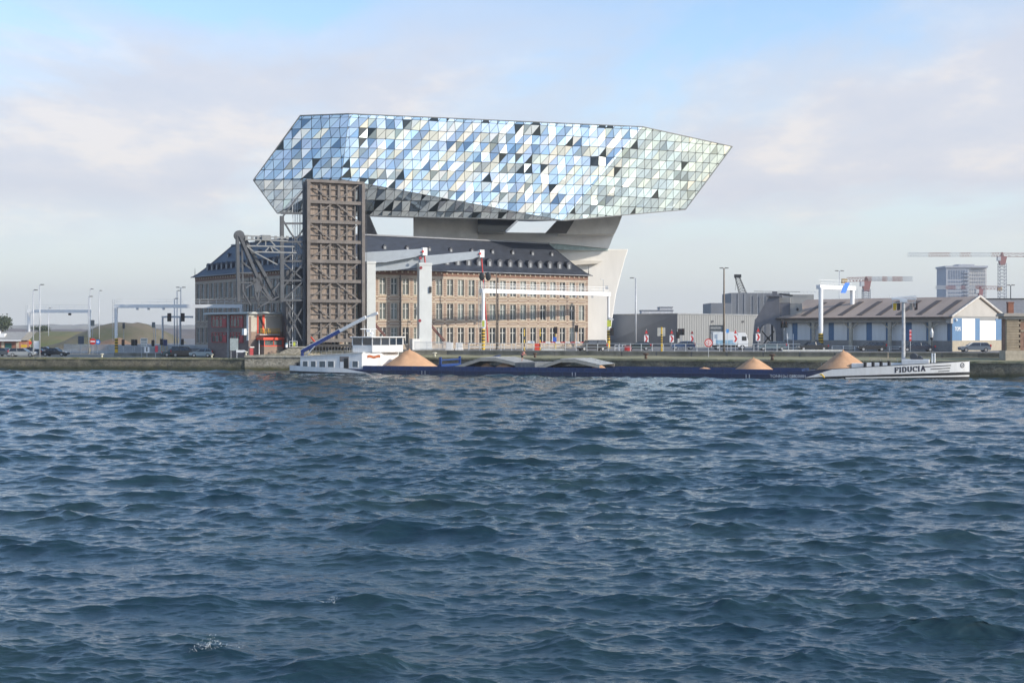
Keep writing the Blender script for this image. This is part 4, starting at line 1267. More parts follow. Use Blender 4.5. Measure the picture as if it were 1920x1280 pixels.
# stern house, wheelhouse
def house(poly, z0, z1, taper=1.0):
    b = MB(); n = len(poly)
    cx_ = sum(p[0] for p in poly) / n; cy_ = sum(p[1] for p in poly) / n
    v = [(x, y, z0) for x, y in poly] + [(cx_ + (x - cx_) * taper, cy_ + (y - cy_) * taper, z1) for x, y in poly]
    return b.add(v, [tuple(range(n - 1, -1, -1)), tuple(range(n, 2 * n))] + [(i, (i + 1) % n, n + (i + 1) % n, n + i) for i in range(n)])
def P2(col, off): return (EF.lx(col, off), off)
ya = -4.5
xa0, xa1 = EF.lx(563, ya), EF.lx(678.5, ya)
h1 = [(xa0, ya), (xa1, ya), (xa1 + 2.6, -2.4), (xa1 + 3.5, 2.6), (xa1 + 2.9, 4.5), (xa0, 4.5)]
zt1 = pz(669, EF.oy - 5) ; zt2 = zt1 + .75
hs_ = MB()
n = len(h1)
ztop = [zt1, zt2, zt2 + .05, zt2 + .05, zt2 + .05, zt1]
hs_.add([(x, y, .7) for x, y in h1] + [(x, y, z) for (x, y), z in zip(h1, ztop)], [tuple(range(n, 2 * n))] + [(i, (i + 1) % n, n + (i + 1) % n, n + i) for i in range(n)])
hs = hs_.build('deckhouse', ship_white, SH)
MB().prism([(h1[0][0] - .1, ya - .15, zt1 + .02), (h1[1][0] + .2, ya - .15, zt2 + .02), (h1[1][0] + .2, ya - .15, zt2 + .12), (h1[0][0] - .1, ya - .15, zt1 + .12)], (0, 9.3, 0)).build('house_roof', ship_white, SH)
cab_glass = mat('cabin_window', (0.09, 0.12, 0.14), .1, var=.2, spec=.8)
for c0, c1 in ((568, 577), (583, 592), (599, 610), (615, 626), (661, 671)):
    x0, x1 = EF.lx(c0, ya), EF.lx(c1, ya)
    D0 = EF.oy + EF.s * x0 + EF.c * ya
    z0, z1 = pz(688, D0), pz(677, D0)
    w_ = MB().box(x0, x1, ya - .04, ya - .004, z0, z1).build('window', cab_glass, SH)
    MB().box(x0 - .06, x0, ya - .06, ya - .003, z0, z1).box(x1, x1 + .06, ya - .06, ya - .003, z0, z1).box(x0 - .06, x1 + .06, ya - .06, ya - .003, z1, z1 + .06).box(x0 - .06, x1 + .06, ya - .06, ya - .003, z0 - .06, z0).build('frame', white_paint, w_)
x0, x1 = EF.lx(637, ya), EF.lx(654, ya)
D0 = EF.oy + EF.s * x0 + EF.c * ya
dr = MB().box(x0, x1, ya - .05, ya - .004, .85, pz(668, D0)).build('doorway', mat('doorway_shade', (0.22, 0.2, 0.19), .7), SH)
MB().box(x0 + .1, x0 + .75, ya - .09, ya - .052, .9, 2.0).build('door_leaf', white_paint, dr)
MB().box(x0 + .85, x1 - .1, ya - .085, ya - .052, .9, 2.6).build('interior_shade_plate', black, dr)  # black plate on the wall, coloured for the shade inside the doorway
# wheelhouse on top
yw = -3.6
xw0, xw1 = EF.lx(661, yw), EF.lx(698, yw)
w1 = [(xw0, yw), (xw1, yw), (xw1 + 2.3, -1.6), (xw1 + 3.1, 2.2), (xw1 + 2.6, 3.6), (xw0, 3.6)]
DW = EF.oy + EF.s * xw1 + EF.c * yw
za, zb2, zc2 = zt2 + .12, pz(647, DW), pz(633, DW)
house(w1, za, zb2).build('wheelhouse', ship_white, SH)
house([(x, y) for x, y in w1], zb2 + .002, zc2 - .002, 1.0).build('wheelhouse_glazing', mat('wheelhouse_glass', (0.02, 0.03, 0.045), .05, spec=.9), SH)
mu = MB()
for i in range(len(w1)):
    p, q = Vector((*w1[i], 0)), Vector((*w1[(i + 1) % len(w1)], 0))
    k_ = max(1, round((q - p).length / 1.7))
    for k in range(k_):
        c_ = p.lerp(q, k / k_)
        mu.box(c_.x - .07, c_.x + .07, c_.y - .08, c_.y + .08, zb2, zc2)
mu.build('window_mullions', ship_white, SH)
cx_ = sum(p[0] for p in w1) / 6
house([(cx_ + (x - cx_) * 1.1 + .1, y * 1.12) for x, y in w1], zc2, zc2 + .18).build('wheelhouse_roof', ship_white, SH, bevel=.04)
rl = MB()
for k in range(9):
    rl.bar((xa1 - 3.2 + k * .4, ya + .1, zt2 + .12), (xa1 - 3.2 + k * .4, ya + .1, zt2 + .95), .03)
rl.bar((xa1 - 3.2, ya + .1, zt2 + .95), (xa1, ya + .1, zt2 + .95), .035)
for i in range(8):
    x = xa0 + 1 + i * 1.0; rl.bar((x, ya + .05, zt1 + .1), (x, ya + .05, zt1 + 1.0), .025)
rl.bar((xa0 + 1, ya + .05, zt1 + 1.0), (xa0 + 8, ya + .05, zt1 + 1.2), .03)
rl.build('railing', galv, SH)
# banner on the house front
f0 = Vector((xa1 + .15, -4.38, 0)); f1 = Vector((xa1 + 2.5, -2.48, 0)); nf = Vector((f1.y - f0.y, -(f1.x - f0.x), 0)).normalized()
bn = MB()
for i in range(10):
    a_, c_ = f0.lerp(f1, .25 + i / 10 * .75), f0.lerp(f1, .25 + (i + 1) / 10 * .75)
    z0 = zt2 - .85 + .09 * math.sin(i * .9); z1 = zt2 - .85 + .09 * math.sin((i + 1) * .9)
    bn.quad(a_ + nf * .05 + Vector((0, 0, z0)), c_ + nf * .05 + Vector((0, 0, z1)), c_ + nf * .05 + Vector((0, 0, z1 + .42)), a_ + nf * .05 + Vector((0, 0, z0 + .42)))
bn.build('ribbon_banner', mat('ribbon_orange', (0.5, 0.13, 0.03), .6, var=.45, scale=4), SH)
# aerials and lamps above the wheelhouse
ae = MB()
for (dx, dy, h) in ((.6, 0, 1.9), (1.3, 1, 1.3), (2.6, -1, 1.0), (.2, 2, 2.6)):
    ae.tube((xw0 + dx, dy, zc2 + .18), (xw0 + dx, dy, zc2 + .18 + h), .05, .03, 8)
ae.bar((xw0 + .1, -.6, zc2 + 1.5), (xw0 + 2.6, .6, zc2 + 1.5), .1, .14).box(xw0 + 1.0, xw0 + 1.7, -.2, .2, zc2 + 1.0, zc2 + 1.3)
ae.ball((xw0 + 1.9, .2, zc2 + .75), .28, .28, .24, 10, 6)
ae.build('mast_aerials', white_paint, SH)
# loading boom
yb = -.6
bp0, bp1, bp2, bp3 = EF.lp(566, 659, yb), EF.lp(638, 620, yb), EF.lp(686, 594.5, yb), EF.lp(708, 587, yb)
MB().bar(bp0, bp1, .55, .62, (0, 1, 0)).build('boom', mat('boom_blue', (0.02, 0.05, 0.22), .35, var=.08), SH)
MB().bar(bp0 + Vector((0, -.3, .33)), bp1 + Vector((0, -.3, .33)), .08, .1).bar(bp1, bp2, .5, .55, (0, 1, 0)).build('boom', ship_white, SH)
MB().bar(bp2, bp2.lerp(bp3, .55), .22, .25).bar(bp2.lerp(bp3, .5), bp3, .4, .45).build('boom_tip', ship_white, SH)
MB().tube((bp0.x + .1, yb, zt1 - 1.6), bp0 + Vector((.1, 0, .1)), .32, .26, 12).build('boom_post', MATS['boom_blue'], SH)
MB().tube(EF.lp(569, 671, yb - .3), EF.lp(590, 649, yb - .3), .12, .1, 8).build('boom_ram', galv, SH)
MB().bar(EF.lp(583, 632, yb), EF.lp(595, 646, yb), .25, .2).build('boom_hook', orange_red, SH)
MB().path([bp3, bp3 + Vector((.05, 0, -1.2))], .06).build('hoist_cable', black, SH)
# stern deck gear
sg = MB()
for x in (1.2, 2.4): sg.tube((x, -3.4, 1.1), (x, -3.4, 1.75), .2, .2, 10)
sg.box(.8, 2.9, -3.7, -3.1, 1.55, 1.68); sg.build('stern_bitts', black, SH)
# hatch covers pushed together into two humped groups
hat_m = mat('hatch_metal', (0.27, 0.28, 0.28), .45, var=.12, scale=.5)
hat_e = mat('hatch_edge', (0.40, 0.37, 0.31), .6, var=.12)
def hump(cols_rows, name, mtop):
    y0, y1 = -4.95, 4.95
    pts = [EF.lp(c, r, y0) for c, r in cols_rows]
    top = MB(); edge = MB(); edge2 = MB()
    for p, q in zip(pts[:-1], pts[1:]):
        u = Vector((0, y1 - y0, 0)); up = Vector((0, 0, .07))
        top.prism([p + up * .2, q + up * .2, q + up * 1.2, p + up * 1.2], u)
        dn = Vector((0, 0, -.48))
        edge.prism([p, q, q + dn, p + dn], (0, .12, 0)); edge2.prism([p + u, q + u, q + u + dn, p + u + dn], (0, -.12, 0))
        n_ = max(1, int((q - p).length / .9))
        for k in range(n_):
            c_ = p.lerp(q, k / n_); top.bar(c_ + up * 1.4, c_ + u + up * 1.4, .07, .05)
    o = top.build('hatch_cover', mtop, SH); edge.build('hatch_edge', hat_e, o); edge2.build('hatch_edge', hat_e, o)
hump([(853, 687.5), (900, 671.5), (930, 671.5), (966, 680)], 'hatch', hat_m)
hump([(1004, 689), (1051, 673.8), (1078, 673.8), (1124, 684.5)], 'hatch', hat_m)
hump([(833, 688), (878, 673), (906, 670), (926, 671)], 'hatch', mat('hatch_blue', (0.03, 0.06, 0.2), .4)) if False else None
x0, x1 = EF.lx(966, -4.95), EF.lx(1003, -4.95)
b = MB().box(x0, x1, -4.95, 4.95, 1.36, 2.1)
for k in range(5): b.box(x0 + .2 + k * .75, x0 + .3 + k * .75, -5.0, -4.95, 1.36, 2.0)
b.build('hatch_stack', mat('hatch_dark', (0.13, 0.14, 0.145), .6, var=.15), SH)
gx = EF.lx(836, -2)
gm = MB().box(gx - .25, gx + .25, -4.6, 4.6, 1.3, 1.7)
for y in (-4.6, 4.4): gm.box(gx - .18, gx + .18, y, y + .3, 1.3, 2.9)
gm.bar((gx, -4.5, 2.4), (gx, 4.5, 2.4), .2)
gm.build('hatch_crane', mat('crane_blue', (0.02, 0.06, 0.22), .45, var=.2), SH)
b = MB().prism([(gx + 1, 2.5, 1.5), (gx + 7.5, 2.5, 3.0), (gx + 7.5, 2.5, 3.1), (gx + 1, 2.5, 1.6)], (0, 2.3, 0))
b.build('hatch_cover', MATS['crane_blue'], SH)
# foredeck gear
fz = zd(90)
fx0, fx1 = EF.lx(1597, -3), EF.lx(1620, -3)
MB().box(fx0, fx1, -3.4, -1.6, .9, 2.35).build('deck_locker', ship_white, SH, bevel=.05)
MB().box(fx1 + .2, EF.lx(1690, -3), -1.9, 2, .9, 2.35).box(EF.lx(1690, -3), EF.lx(1742, -2), -2.2, 2, 1.9, 2.95).build('foredeck_trunk', ship_white, SH, bevel=.05)
for c in (1622, 1637, 1652, 1667):
    x = EF.lx(c, -3.9)
    MB().tube((x, -3.9, zd(x) - .1), (x, -3.9, zd(x) + .62), .24, .24, 12).tube((x, -3.9, zd(x) + .62), (x, -3.9, zd(x) + .74), .3, .3, 12).build('bitt', black, SH)
mx = EF.lx(1694, 0)
mt = MB().tube((mx, 0, 1.8), (mx, 0, pz(563, EF.oy + EF.s * mx)), .3, .24, 14).build('mast', mat('mast_grey', (0.45, 0.46, 0.46), .5), SH)
zt = pz(563, EF.oy + EF.s * mx)
b = MB().box(mx - 1.7, mx + 1.9, -.25, .25, zt + .1, zt + .32).box(mx - .5, mx + .5, -.3, .3, zt - .3, zt + .1).bar((mx - 1.8, 0, zt + .35), (mx + 1.9, 0, zt + .6), .16, .2)
b.bar((mx - 1.6, 0, zt + .2), (mx - 1.6, 0, zt - 1.1), .06).bar((mx + 1.7, 0, zt + .2), (mx + 1.7, 0, zt - 1.1), .06).bar((mx - 1.6, 0, zt - .35), (mx + 1.7, 0, zt - .35), .06)
b.tube((mx - 2, 0, zt + .3), (mx - 2, 0, zt + 1.0), .04).ball((mx + .4, 0, zt - .1), .22, .22, .22)
b.build('mast_crossbar', white_paint, mt)
for dx, m in ((-1.5, yellow), (-.95, black), (.9, mat('pale_flag', (0.4, 0.35, 0.3), .8)), (1.6, mat('brown_flag', (0.1, 0.07, 0.06), .8))):
    b = MB()
    for k in range(5):
        u0, u1 = k / 5, (k + 1) / 5
        b.quad((mx + dx + u0 * .45, .05 + .05 * math.sin(u0 * 5), zt - 1.55 + .1 * u0), (mx + dx + u1 * .45, .05 + .05 * math.sin(u1 * 5), zt - 1.55 + .1 * u1), (mx + dx + u1 * .5, .05 * math.sin(u1 * 6), zt - .45), (mx + dx + u0 * .5, .05 * math.sin(u0 * 6), zt - .45))
    b.build('flag', m, mt)
wx = EF.lx(1713, 0)
MB().tube((wx, -.5, 3.35), (wx + .1, .5, 3.35), .55, .55, 16).tube((wx + .8, -.3, 3.1), (wx + .9, .6, 3.1), .4, .4, 14).box(wx - .4, wx + 1.4, -.2, .3, 2.9, 3.2).build('anchor_winch', dm_, SH)
for c in (1748, 1752.5):
    x = EF.lx(c, -1.5); MB().tube((x, -1.5, zd(x) - .2), (x, -1.5, zd(x) + 1.5), .13, .13, 10).build('white_post', white_paint, SH)
MB().box(EF.lx(1630, 1), EF.lx(1678, 1), .8, 1.2, 2.9, 3.05).tube((EF.lx(1665, 1), 1, 2.9), (EF.lx(1665, 1), 1, 4.0), .05).build('gangway_plank', mat('plank', (0.5, 0.4, 0.28), .8), SH)
rl = MB()
for k in range(12):
    x = 90 + k * 1.3; rl.bar((x, 4.2 * bb(x) / 5.7, zd(x)), (x, 4.2 * bb(x) / 5.7, zd(x) + .95), .03)
rl.build('bow_railing', galv, SH)

# sand heaps lying in the hold
sand = mat('orange_sand', (0.52, 0.31, 0.175), .95, var=.16, scale=.35, bump=.35, bscale=7, col2=(0.40, 0.225, 0.12))
def heap(label, col, row, half_cols, seed, y0=0.0):
    top = EF.lp(col, row, y0); H = top.z - .55
    rad = (EF.lx(col + half_cols, y0) - EF.lx(col - half_cols, y0)) / 2
    n_r, n_t = 26, 56
    vs = [(0, 0, H)]; fs = []
    for i in range(1, n_r + 1):
        for k in range(n_t):
            t = 2 * math.pi * k / n_t; r = rad * i / n_r * (1 + .05 * math.sin(3 * t + seed))
            f = i / n_r
            z = H * (1 - f) ** 1.0 - H * .06 * math.exp(-(f / .10) ** 2) + (.16 * mnoise.fractal(Vector((r * math.cos(t) * .55 + seed, r * math.sin(t) * .55, 0)), 1, 2, 5) + .09 * math.sin(5 * t + seed * 2 + 2 * f) * f) * (1 - f)
            y = r * math.sin(t)
            x_ = r * math.cos(t)
            yl = max(-4.85 - y0, min(4.85 - y0, y))
            vs.append((x_, yl, z))
    for k in range(n_t): fs.append((0, 1 + k, 1 + (k + 1) % n_t))
    for i in range(n_r - 1):
        for k in range(n_t):
            a_ = 1 + i * n_t + k; b_ = 1 + i * n_t + (k + 1) % n_t
            fs.append((a_, a_ + n_t, b_ + n_t, b_))
    w = EF.ox + EF.c * top.x - EF.s * y0, EF.oy + EF.s * top.x + EF.c * y0
    o = MB().add(vs, fs).build('sand_heap', sand, loc=(w[0], w[1], .56), rz=EF.rz, smooth=True)
    tag(o, label, 'sand heap', 'sand heaps in the hold of the barge')
heap('tall pointed sand heap next to the white wheelhouse', 768, 652.5, 56, 1)
heap('small sand heap under the left hatch cover hump, its left one', 912, 679.5, 27, 2, -3.2)
heap('small sand heap at the right end of the left hatch cover hump', 947, 678, 33, 3, -3.2)
heap('low sand heap at the right end of the second hatch cover', 1124, 682, 28, 4, -3.2)
heap('lowest sliver of a sand heap, alone in mid hold', 1320, 687.5, 32, 5, -2.0)
heap('mid-sized pointed sand heap on the right half of the barge', 1413, 668.8, 47, 6)
heap('tallest sand heap close to the white bow', 1581, 654.5, 64, 7)

# person working on the hatch covers
def person():
    t = thing('person', 'person in pink top and black shorts bending forward on the hatch covers', 'person', (0, 0, 0))
    w = EF.lp(979, 675, 0)
    t.location = (EF.ox + EF.c * w.x, EF.oy + EF.s * w.x, 2.11); t.scale = (1.12, 1.12, 1.12)
    t.rotation_euler = (0, 0, EF.rz)
    J_ = {'pel': (0, 0, .95, .15, .13), 'waist': (.06, 0, 1.12, .14, .11), 'chest': (.22, 0, 1.36, .17, .13), 'neck': (.36, 0, 1.52, .06, .06), 'head': (.46, 0, 1.62, .1, .1), 'top': (.52, 0, 1.72, .07, .07),
          'hl': (-.02, -.1, .9, .1, .1), 'kl': (.06, -.13, .5, .065, .065), 'al': (-.04, -.13, .09, .045, .045), 'tl': (.14, -.14, .04, .04, .03),
          'hr': (-.02, .1, .9, .1, .1), 'kr': (.02, .14, .5, .065, .065), 'ar': (-.12, .15, .09, .045, .045), 'tr': (.06, .16, .04, .04, .03),
          'sl': (.25, -.2, 1.4, .065, .065), 'el': (.4, -.26, 1.14, .045, .045), 'wl': (.58, -.2, .98, .032, .032), 'pl': (.64, -.19, .93, .035, .02),
          'sr': (.25, .2, 1.4, .065, .065), 'er': (.42, .26, 1.16, .045, .045), 'wr': (.6, .2, 1.0, .032, .032), 'pr': (.66, .19, .95, .035, .02)}
    E_ = [('pel', 'waist'), ('waist', 'chest'), ('chest', 'neck'), ('neck', 'head'), ('head', 'top'), ('pel', 'hl'), ('hl', 'kl'), ('kl', 'al'), ('al', 'tl'), ('pel', 'hr'), ('hr', 'kr'), ('kr', 'ar'), ('ar', 'tr'), ('chest', 'sl'), ('sl', 'el'), ('el', 'wl'), ('wl', 'pl'), ('chest', 'sr'), ('sr', 'er'), ('er', 'wr'), ('wr', 'pr')]
    for side in 'lr':                           # five fingers each
        b = J_['p' + side]
        for k in range(5):
            dy = (k - 2) * .018; ln = (.05, .075, .085, .078, .06)[k]
            nm = f'f{side}{k}'; J_[nm] = (b[0] + ln * .7, b[1] + dy, b[2] - ln * .7, .008, .008); E_.append(('p' + side, nm))
    ks = list(J_)
    me = bpy.data.meshes.new('body')
    me.from_pydata([J_[k][:3] for k in ks], [(ks.index(a), ks.index(b)) for a, b in E_], [])
    o = bpy.data.objects.new('body', me); C.objects.link(o); o.parent = t
    sm = o.modifiers.new('skin', 'SKIN')
    for k, d in zip(ks, me.skin_vertices[0].data):
        d.radius = J_[k][3:]; d.use_root = (k == 'pel')
    sb = o.modifiers.new('sub', 'SUBSURF'); sb.levels = 1; sb.render_levels = 1
    me.materials.append(mat('skin', (0.42, 0.24, 0.16), .6, var=.05))
    def shell(name, pts, m):
        b = MB()
        for (p, r0), (q, r1) in zip(pts[:-1], pts[1:]): b.tube(p, q, r0, r1, 12)
        b.build(name, m, t, smooth=True)
    shell('shirt', [((0, 0, 1.0), .17), ((.07, 0, 1.14), .17), ((.2, 0, 1.32), .2), ((.3, 0, 1.46), .14)], mat('pink_shirt', (0.6, 0.2, 0.17), .8))
    shell('shorts', [((0, 0, 1.02), .17), ((-.02, 0, .86), .19)], black)
    for s in (-1, 1): shell('shorts_leg', [((-.02, s * .09, .9), .12), ((.02, s * .12, .66), .11)], black)
    MB().ball((.47, 0, 1.67), .115, .1, .11, 12, 8).build('hair', mat('fair_hair', (0.35, 0.25, 0.14), .8), t, smooth=True)
person()

# ------------------------------------------------------------------ halls and sheds on the right
hall_m = mat('hall_cladding_shaded', (0.17, 0.185, 0.21), .55, var=.05, scale=.3)  # shade of the hall's left face put into this darker cladding colour
hall_l = mat('hall_cladding', (0.24, 0.247, 0.247), .55, var=.05, scale=.4, stretch=(3, 3, .2))  # paler copy of the cladding for the hall's sunlit face
def world_prism(name, outline, D, thick, m, parent, skew=0.0):
    o = parent.location
    b = MB().prism([P(x, y, D + skew * (x - outline[0][0])) - o for x, y in outline], (0, thick, 0))
    return b.build(name, m, parent)
HZ = 3.6
hf = Vector((px(1270, 300), 300, HZ))
H1 = thing('grey_hall', 'low grey clad hall, one side darkened for shade, right of the brick building', 'building', hf)
htop = pz(588.5, 300) - HZ
Lp = Vector((px(1133, 318), 318, 0)) - Vector((hf.x, hf.y, 0)); Lb = Vector((px(1117, 318), 318, 0)) - Vector((hf.x, hf.y, 0))
Rp = Vector((px(1424, 322), 322, 0)) - Vector((hf.x, hf.y, 0))
up = Vector((0, 0, htop))
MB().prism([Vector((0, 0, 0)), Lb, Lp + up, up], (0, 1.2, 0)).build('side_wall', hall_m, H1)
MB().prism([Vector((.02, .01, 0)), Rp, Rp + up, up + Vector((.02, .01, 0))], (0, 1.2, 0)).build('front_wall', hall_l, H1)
MB().add([up, Rp + up, Rp + up + Vector((0, 40, 0)), Lp + up + Vector((0, 40, 0)), Lp + up], [(0, 1, 2, 3, 4)]).build('roof', hall_m, H1)
rb_ = MB()
for k in range(1, 36):
    a_ = Rp * (k / 36); rb_.box(a_.x - .04, a_.x + .04, a_.y - .07, a_.y + .0, .05, htop - .05)
rb_.build('cladding_ribs', hall_l, H1)
tm = MB(); tm.bar(up, up + Rp, .25, .3); tm.bar(up, up + Lp, .25, .3); tm.build('roof_trim', mat('hall_trim', (0.25, 0.26, 0.27), .5), H1)
for c in (1332, 1390):
    k = (c - 1270) / 154; a_ = Rp * k; MB().box(a_.x - .4, a_.x + .4, a_.y - .3, a_.y - .08, htop - 1.8, htop - 1.4).build('wall_lamp', mat('lamp_grey', (0.15, 0.15, 0.15), .5), H1)
H2 = thing('roof_plant_house', 'small white louvred plant housings on the roof of the grey hall', 'building', (px(1232, 330), 330, pz(590, 330)))
for (c0, c1, r0, r1) in ((1203, 1262, 581, 590), (1237, 1261, 575, 581)):
    z0, z1 = pz(r1, 330) - H2.location.z, pz(r0, 330) - H2.location.z
    MB().box(px(c0, 330) - H2.location.x, px(c1, 330) - H2.location.x, 0, 5, z0, z1 - .2).build('housing', mat('plant_white', (0.5, 0.52, 0.56), .5), H2)
    MB().box(px(c0, 330) - H2.location.x - .15, px(c1, 330) - H2.location.x + .15, -.15, 5.2, z1 - .2, z1).build('cover', hall_m, H2)
H3 = thing('grey_block', 'taller windowless grey hall block behind the low hall', 'building', (px(1400, 335), 335, HZ))
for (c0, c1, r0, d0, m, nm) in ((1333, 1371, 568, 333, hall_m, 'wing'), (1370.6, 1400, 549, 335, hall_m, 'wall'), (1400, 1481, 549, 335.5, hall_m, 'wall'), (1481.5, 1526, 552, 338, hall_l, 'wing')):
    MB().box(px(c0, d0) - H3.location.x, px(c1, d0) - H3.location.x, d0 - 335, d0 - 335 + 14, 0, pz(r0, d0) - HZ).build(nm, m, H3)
b = MB()
for k in range(9): b.box(px(1371 + k * 12, 335) - H3.location.x, px(1371 + k * 12, 335) - H3.location.x + .25, -.12, -.01, 0, pz(549, 335) - HZ - .2)
b.build('cladding_ribs', mat('rib_grey', (0.24, 0.255, 0.28), .5), H3)
b = MB()
for k in range(14): x = px(1435 + k * 7, 338) - H3.location.x; b.bar((x, 2, pz(549, 335) - HZ), (x, 2, pz(546, 335) - HZ), .05)
b.bar((px(1435, 338) - H3.location.x, 2, pz(546, 335) - HZ), (px(1530, 338) - H3.location.x, 2, pz(546.5, 335) - HZ), .06)
b.build('roof_railing', galv, H3)
# lattice crane jib beyond the block
def lattice(b, p, q, w, n, t=.08, taper=1.0):
    p = Vector(p); q = Vector(q); d = (q - p).normalized()
    a_ = d.cross(Vector((0, 1, 0)))
    if a_.length < .1: a_ = Vector((1, 0, 0))
    a_.normalize(); c_ = d.cross(a_)
    cn = [(a_ * sx + c_ * sy) * (w / 2) for sx, sy in ((-1, -1), (1, -1), (1, 1), (-1, 1))]
    for e in cn: b.bar(p + e, q + e * taper, t)
    for k in range(n):
        f0, f1 = k / n, (k + 1) / n
        P0, P1 = p.lerp(q, f0), p.lerp(q, f1); s0 = 1 + (taper - 1) * f0; s1 = 1 + (taper - 1) * f1
        for i in range(4):
            j = (i + 1) % 4
            b.bar(P0 + cn[i] * s0, P1 + cn[j] * s1, t * .7); b.bar(P0 + cn[i] * s0, P0 + cn[j] * s0, t * .7)
    return b
J1 = thing('crane_jib', 'dark lattice crane jib leaning left above the grey block', 'crane', (px(1396, 420), 420, 3.6))
lattice(MB(), (0, 0, pz(560, 420) - 3.6), Vector((px(1382, 420) - J1.location.x, 0, pz(518, 420) - 3.6)), 2.3, 9, .12, .55).build('jib', black, J1)
MB().box(-1.6, 1.6, -1.5, 1.5, 0, pz(560, 420) - 3.4).build('machine_tower', black, J1)
tp = Vector((px(1381, 420) - J1.location.x, 0, pz(517.5, 420) - 3.6))
MB().box(tp.x - .7, tp.x + 1.4, -.6, .6, tp.z - .5, tp.z + .5).bar(tp, tp + Vector((-.4, 0, -4.5)), .08).build('jib_head', black, J1)

# long warehouse with blue and white doors
WF = Frame(px(1785, 237), 237, math.atan2(23, -24) - math.pi)      # local x runs back-left to front-right
ws = thing('warehouse', 'long low warehouse with brown roof, blue piers and white sliding doors', 'building', (WF.ox, WF.oy, HZ), WF.rz)
WLEN = 36.0; WWID = 21.5; WE = 6.3; WR = 9.9
w_door = mat('door_pale', (0.72, 0.74, 0.74), .5, var=.05, scale=.6, stretch=(4, 4, .3))
w_blue = mat('pier_blue', (0.095, 0.19, 0.33), .6, var=.08)
w_base = mat('plinth_grey', (0.3, 0.29, 0.275), .85, var=.1)
w_roof = mat('brown_roof', (0.34, 0.27, 0.22), .8, var=.12, scale=.25, stretch=(1, .3, 1))
w_strip = mat('roof_light', (0.085, 0.065, 0.05), .6)
w_beam = mat('canopy_beam', (0.36, 0.35, 0.33), .7, var=.08)
MB().box(-WLEN, -.3, 1.4, WWID - .02, 0, WE).box(-.3, -.05, .05, WWID - .05, 0, WE - .02).build('wall', hall_l, ws)
n = 9; pit = WLEN / n
for k in range(n):
    x1 = -.35 - k * pit; x0 = x1 - pit
    MB().box(x1 - 1.15, x1 - .02, 1.3, 1.397, 1.9, 5.2).build('blue_pier', w_blue, ws)
    MB().box(x0 + .02, x1 - 1.17, 1.25, 1.397, 1.9, 5.2).build('sliding_door', w_door, ws)
    MB().box(x0, x1, 1.22, 1.398, 0, 1.88).build('plinth', w_base, ws)
MB().box(-WLEN, -.06, .1, .45, 5.25, 6.15).build('canopy_beam', w_beam, ws)
for k in range(0, 9, 2):
    x = -4.2 - k * pit
    b = MB().box(x - .3, x + .3, .05, .5, 0, 5.25).bar((x, .3, 3.9), (x + 1.5, .3, 5.2), .2).bar((x, .3, 3.9), (x - 1.5, .3, 5.2), .2)
    b.build('canopy_post', mat('canopy_post', (0.45, 0.41, 0.33), .7), ws)
# gable end towards the right (plane x = 0), lit
for k, (y0, y1, m, nm, z0, z1) in enumerate(((.05, 3.9, w_blue, 'blue_pier', 1.95, 5.95), (3.92, 9.2, white_paint, 'sliding_door', 1.95, 5.9), (9.22, 11.2, w_blue, 'blue_pier', 1.95, 5.95), (11.22, 18.0, white_paint, 'sliding_door', 1.95, 5.55), (18.02, WWID, w_blue, 'blue_pier', 1.95, 5.95))):
    MB().box(-.045, .03 + .01 * (k % 2), y0, y1, z0, z1).build(nm, m, ws)
MB().box(-.045, .05, .05, WWID, 0, 1.93).build('plinth', mat('plinth_tan', (0.36, 0.32, 0.25), .85, var=.1), ws)
MB().prism([(-.25, 0, WE), (-.25, WWID, WE), (-.25, WWID / 2, WR)], (.27, 0, 0)).build('gable', mat('gable_board', (0.40, 0.385, 0.36), .7, var=.06, scale=.3), ws)
rf = MB()
rf.prism([(-WLEN, -.6, WE - .12), (-WLEN, WWID / 2, WR + .1), (-WLEN, WWID / 2, WR - .1), (-WLEN, -.6, WE - .32)], (WLEN + .35, 0, 0))
rf.prism([(-WLEN, WWID + .6, WE - .12), (-WLEN, WWID / 2, WR + .1), (-WLEN, WWID / 2, WR - .1), (-WLEN, WWID + .6, WE - .32)], (WLEN + .35, 0, 0))
rfo = rf.build('roof', w_roof, ws)
for k in range(8):
    x = -2.6 - k * pit
    sl = (WR - WE + .22) / (WWID / 2 + .6)
    b = MB()
    y0, y1 = .6, 8.6
    b.prism([(x - .55, y0, WE - .12 + sl * (y0 + .6) + .02), (x + .55, y0, WE - .12 + sl * (y0 + .6) + .02), (x + .55, y1, WE - .12 + sl * (y1 + .6) + .02), (x - .55, y1, WE - .12 + sl * (y1 + .6) + .02)], (0, 0, .07))
    b.build('roof_light', w_strip, rfo)
MB().box(-WLEN, .3, -.85, -.6, WE - .42, WE - .1).build('gutter', w_strip, ws)
MB().bar((.36, -.7, WE - .05), (.36, WWID / 2, WR + .2), .12, .35).bar((.36, WWID + .7, WE - .05), (.36, WWID / 2, WR + .2), .12, .35).build('barge_board', mat('barge_board', (0.5, 0.49, 0.46), .6), ws)
tmh = text_mesh('TOPS', .95, white_paint, bold=.02)
for v in tmh.vertices: v.co = Vector((v.co.z, v.co.x, v.co.y))
inst('lettering', tmh, ws, (.06, 2.15, 4.0))
MB().ball((.2, 1.2, 5.6), .25, .25, .25).build('wall_lamp', white_paint, ws)
MB().box(-.9, .05, -.5, .35, 5.0, 6.2).build('canopy_bracket', w_beam, ws)
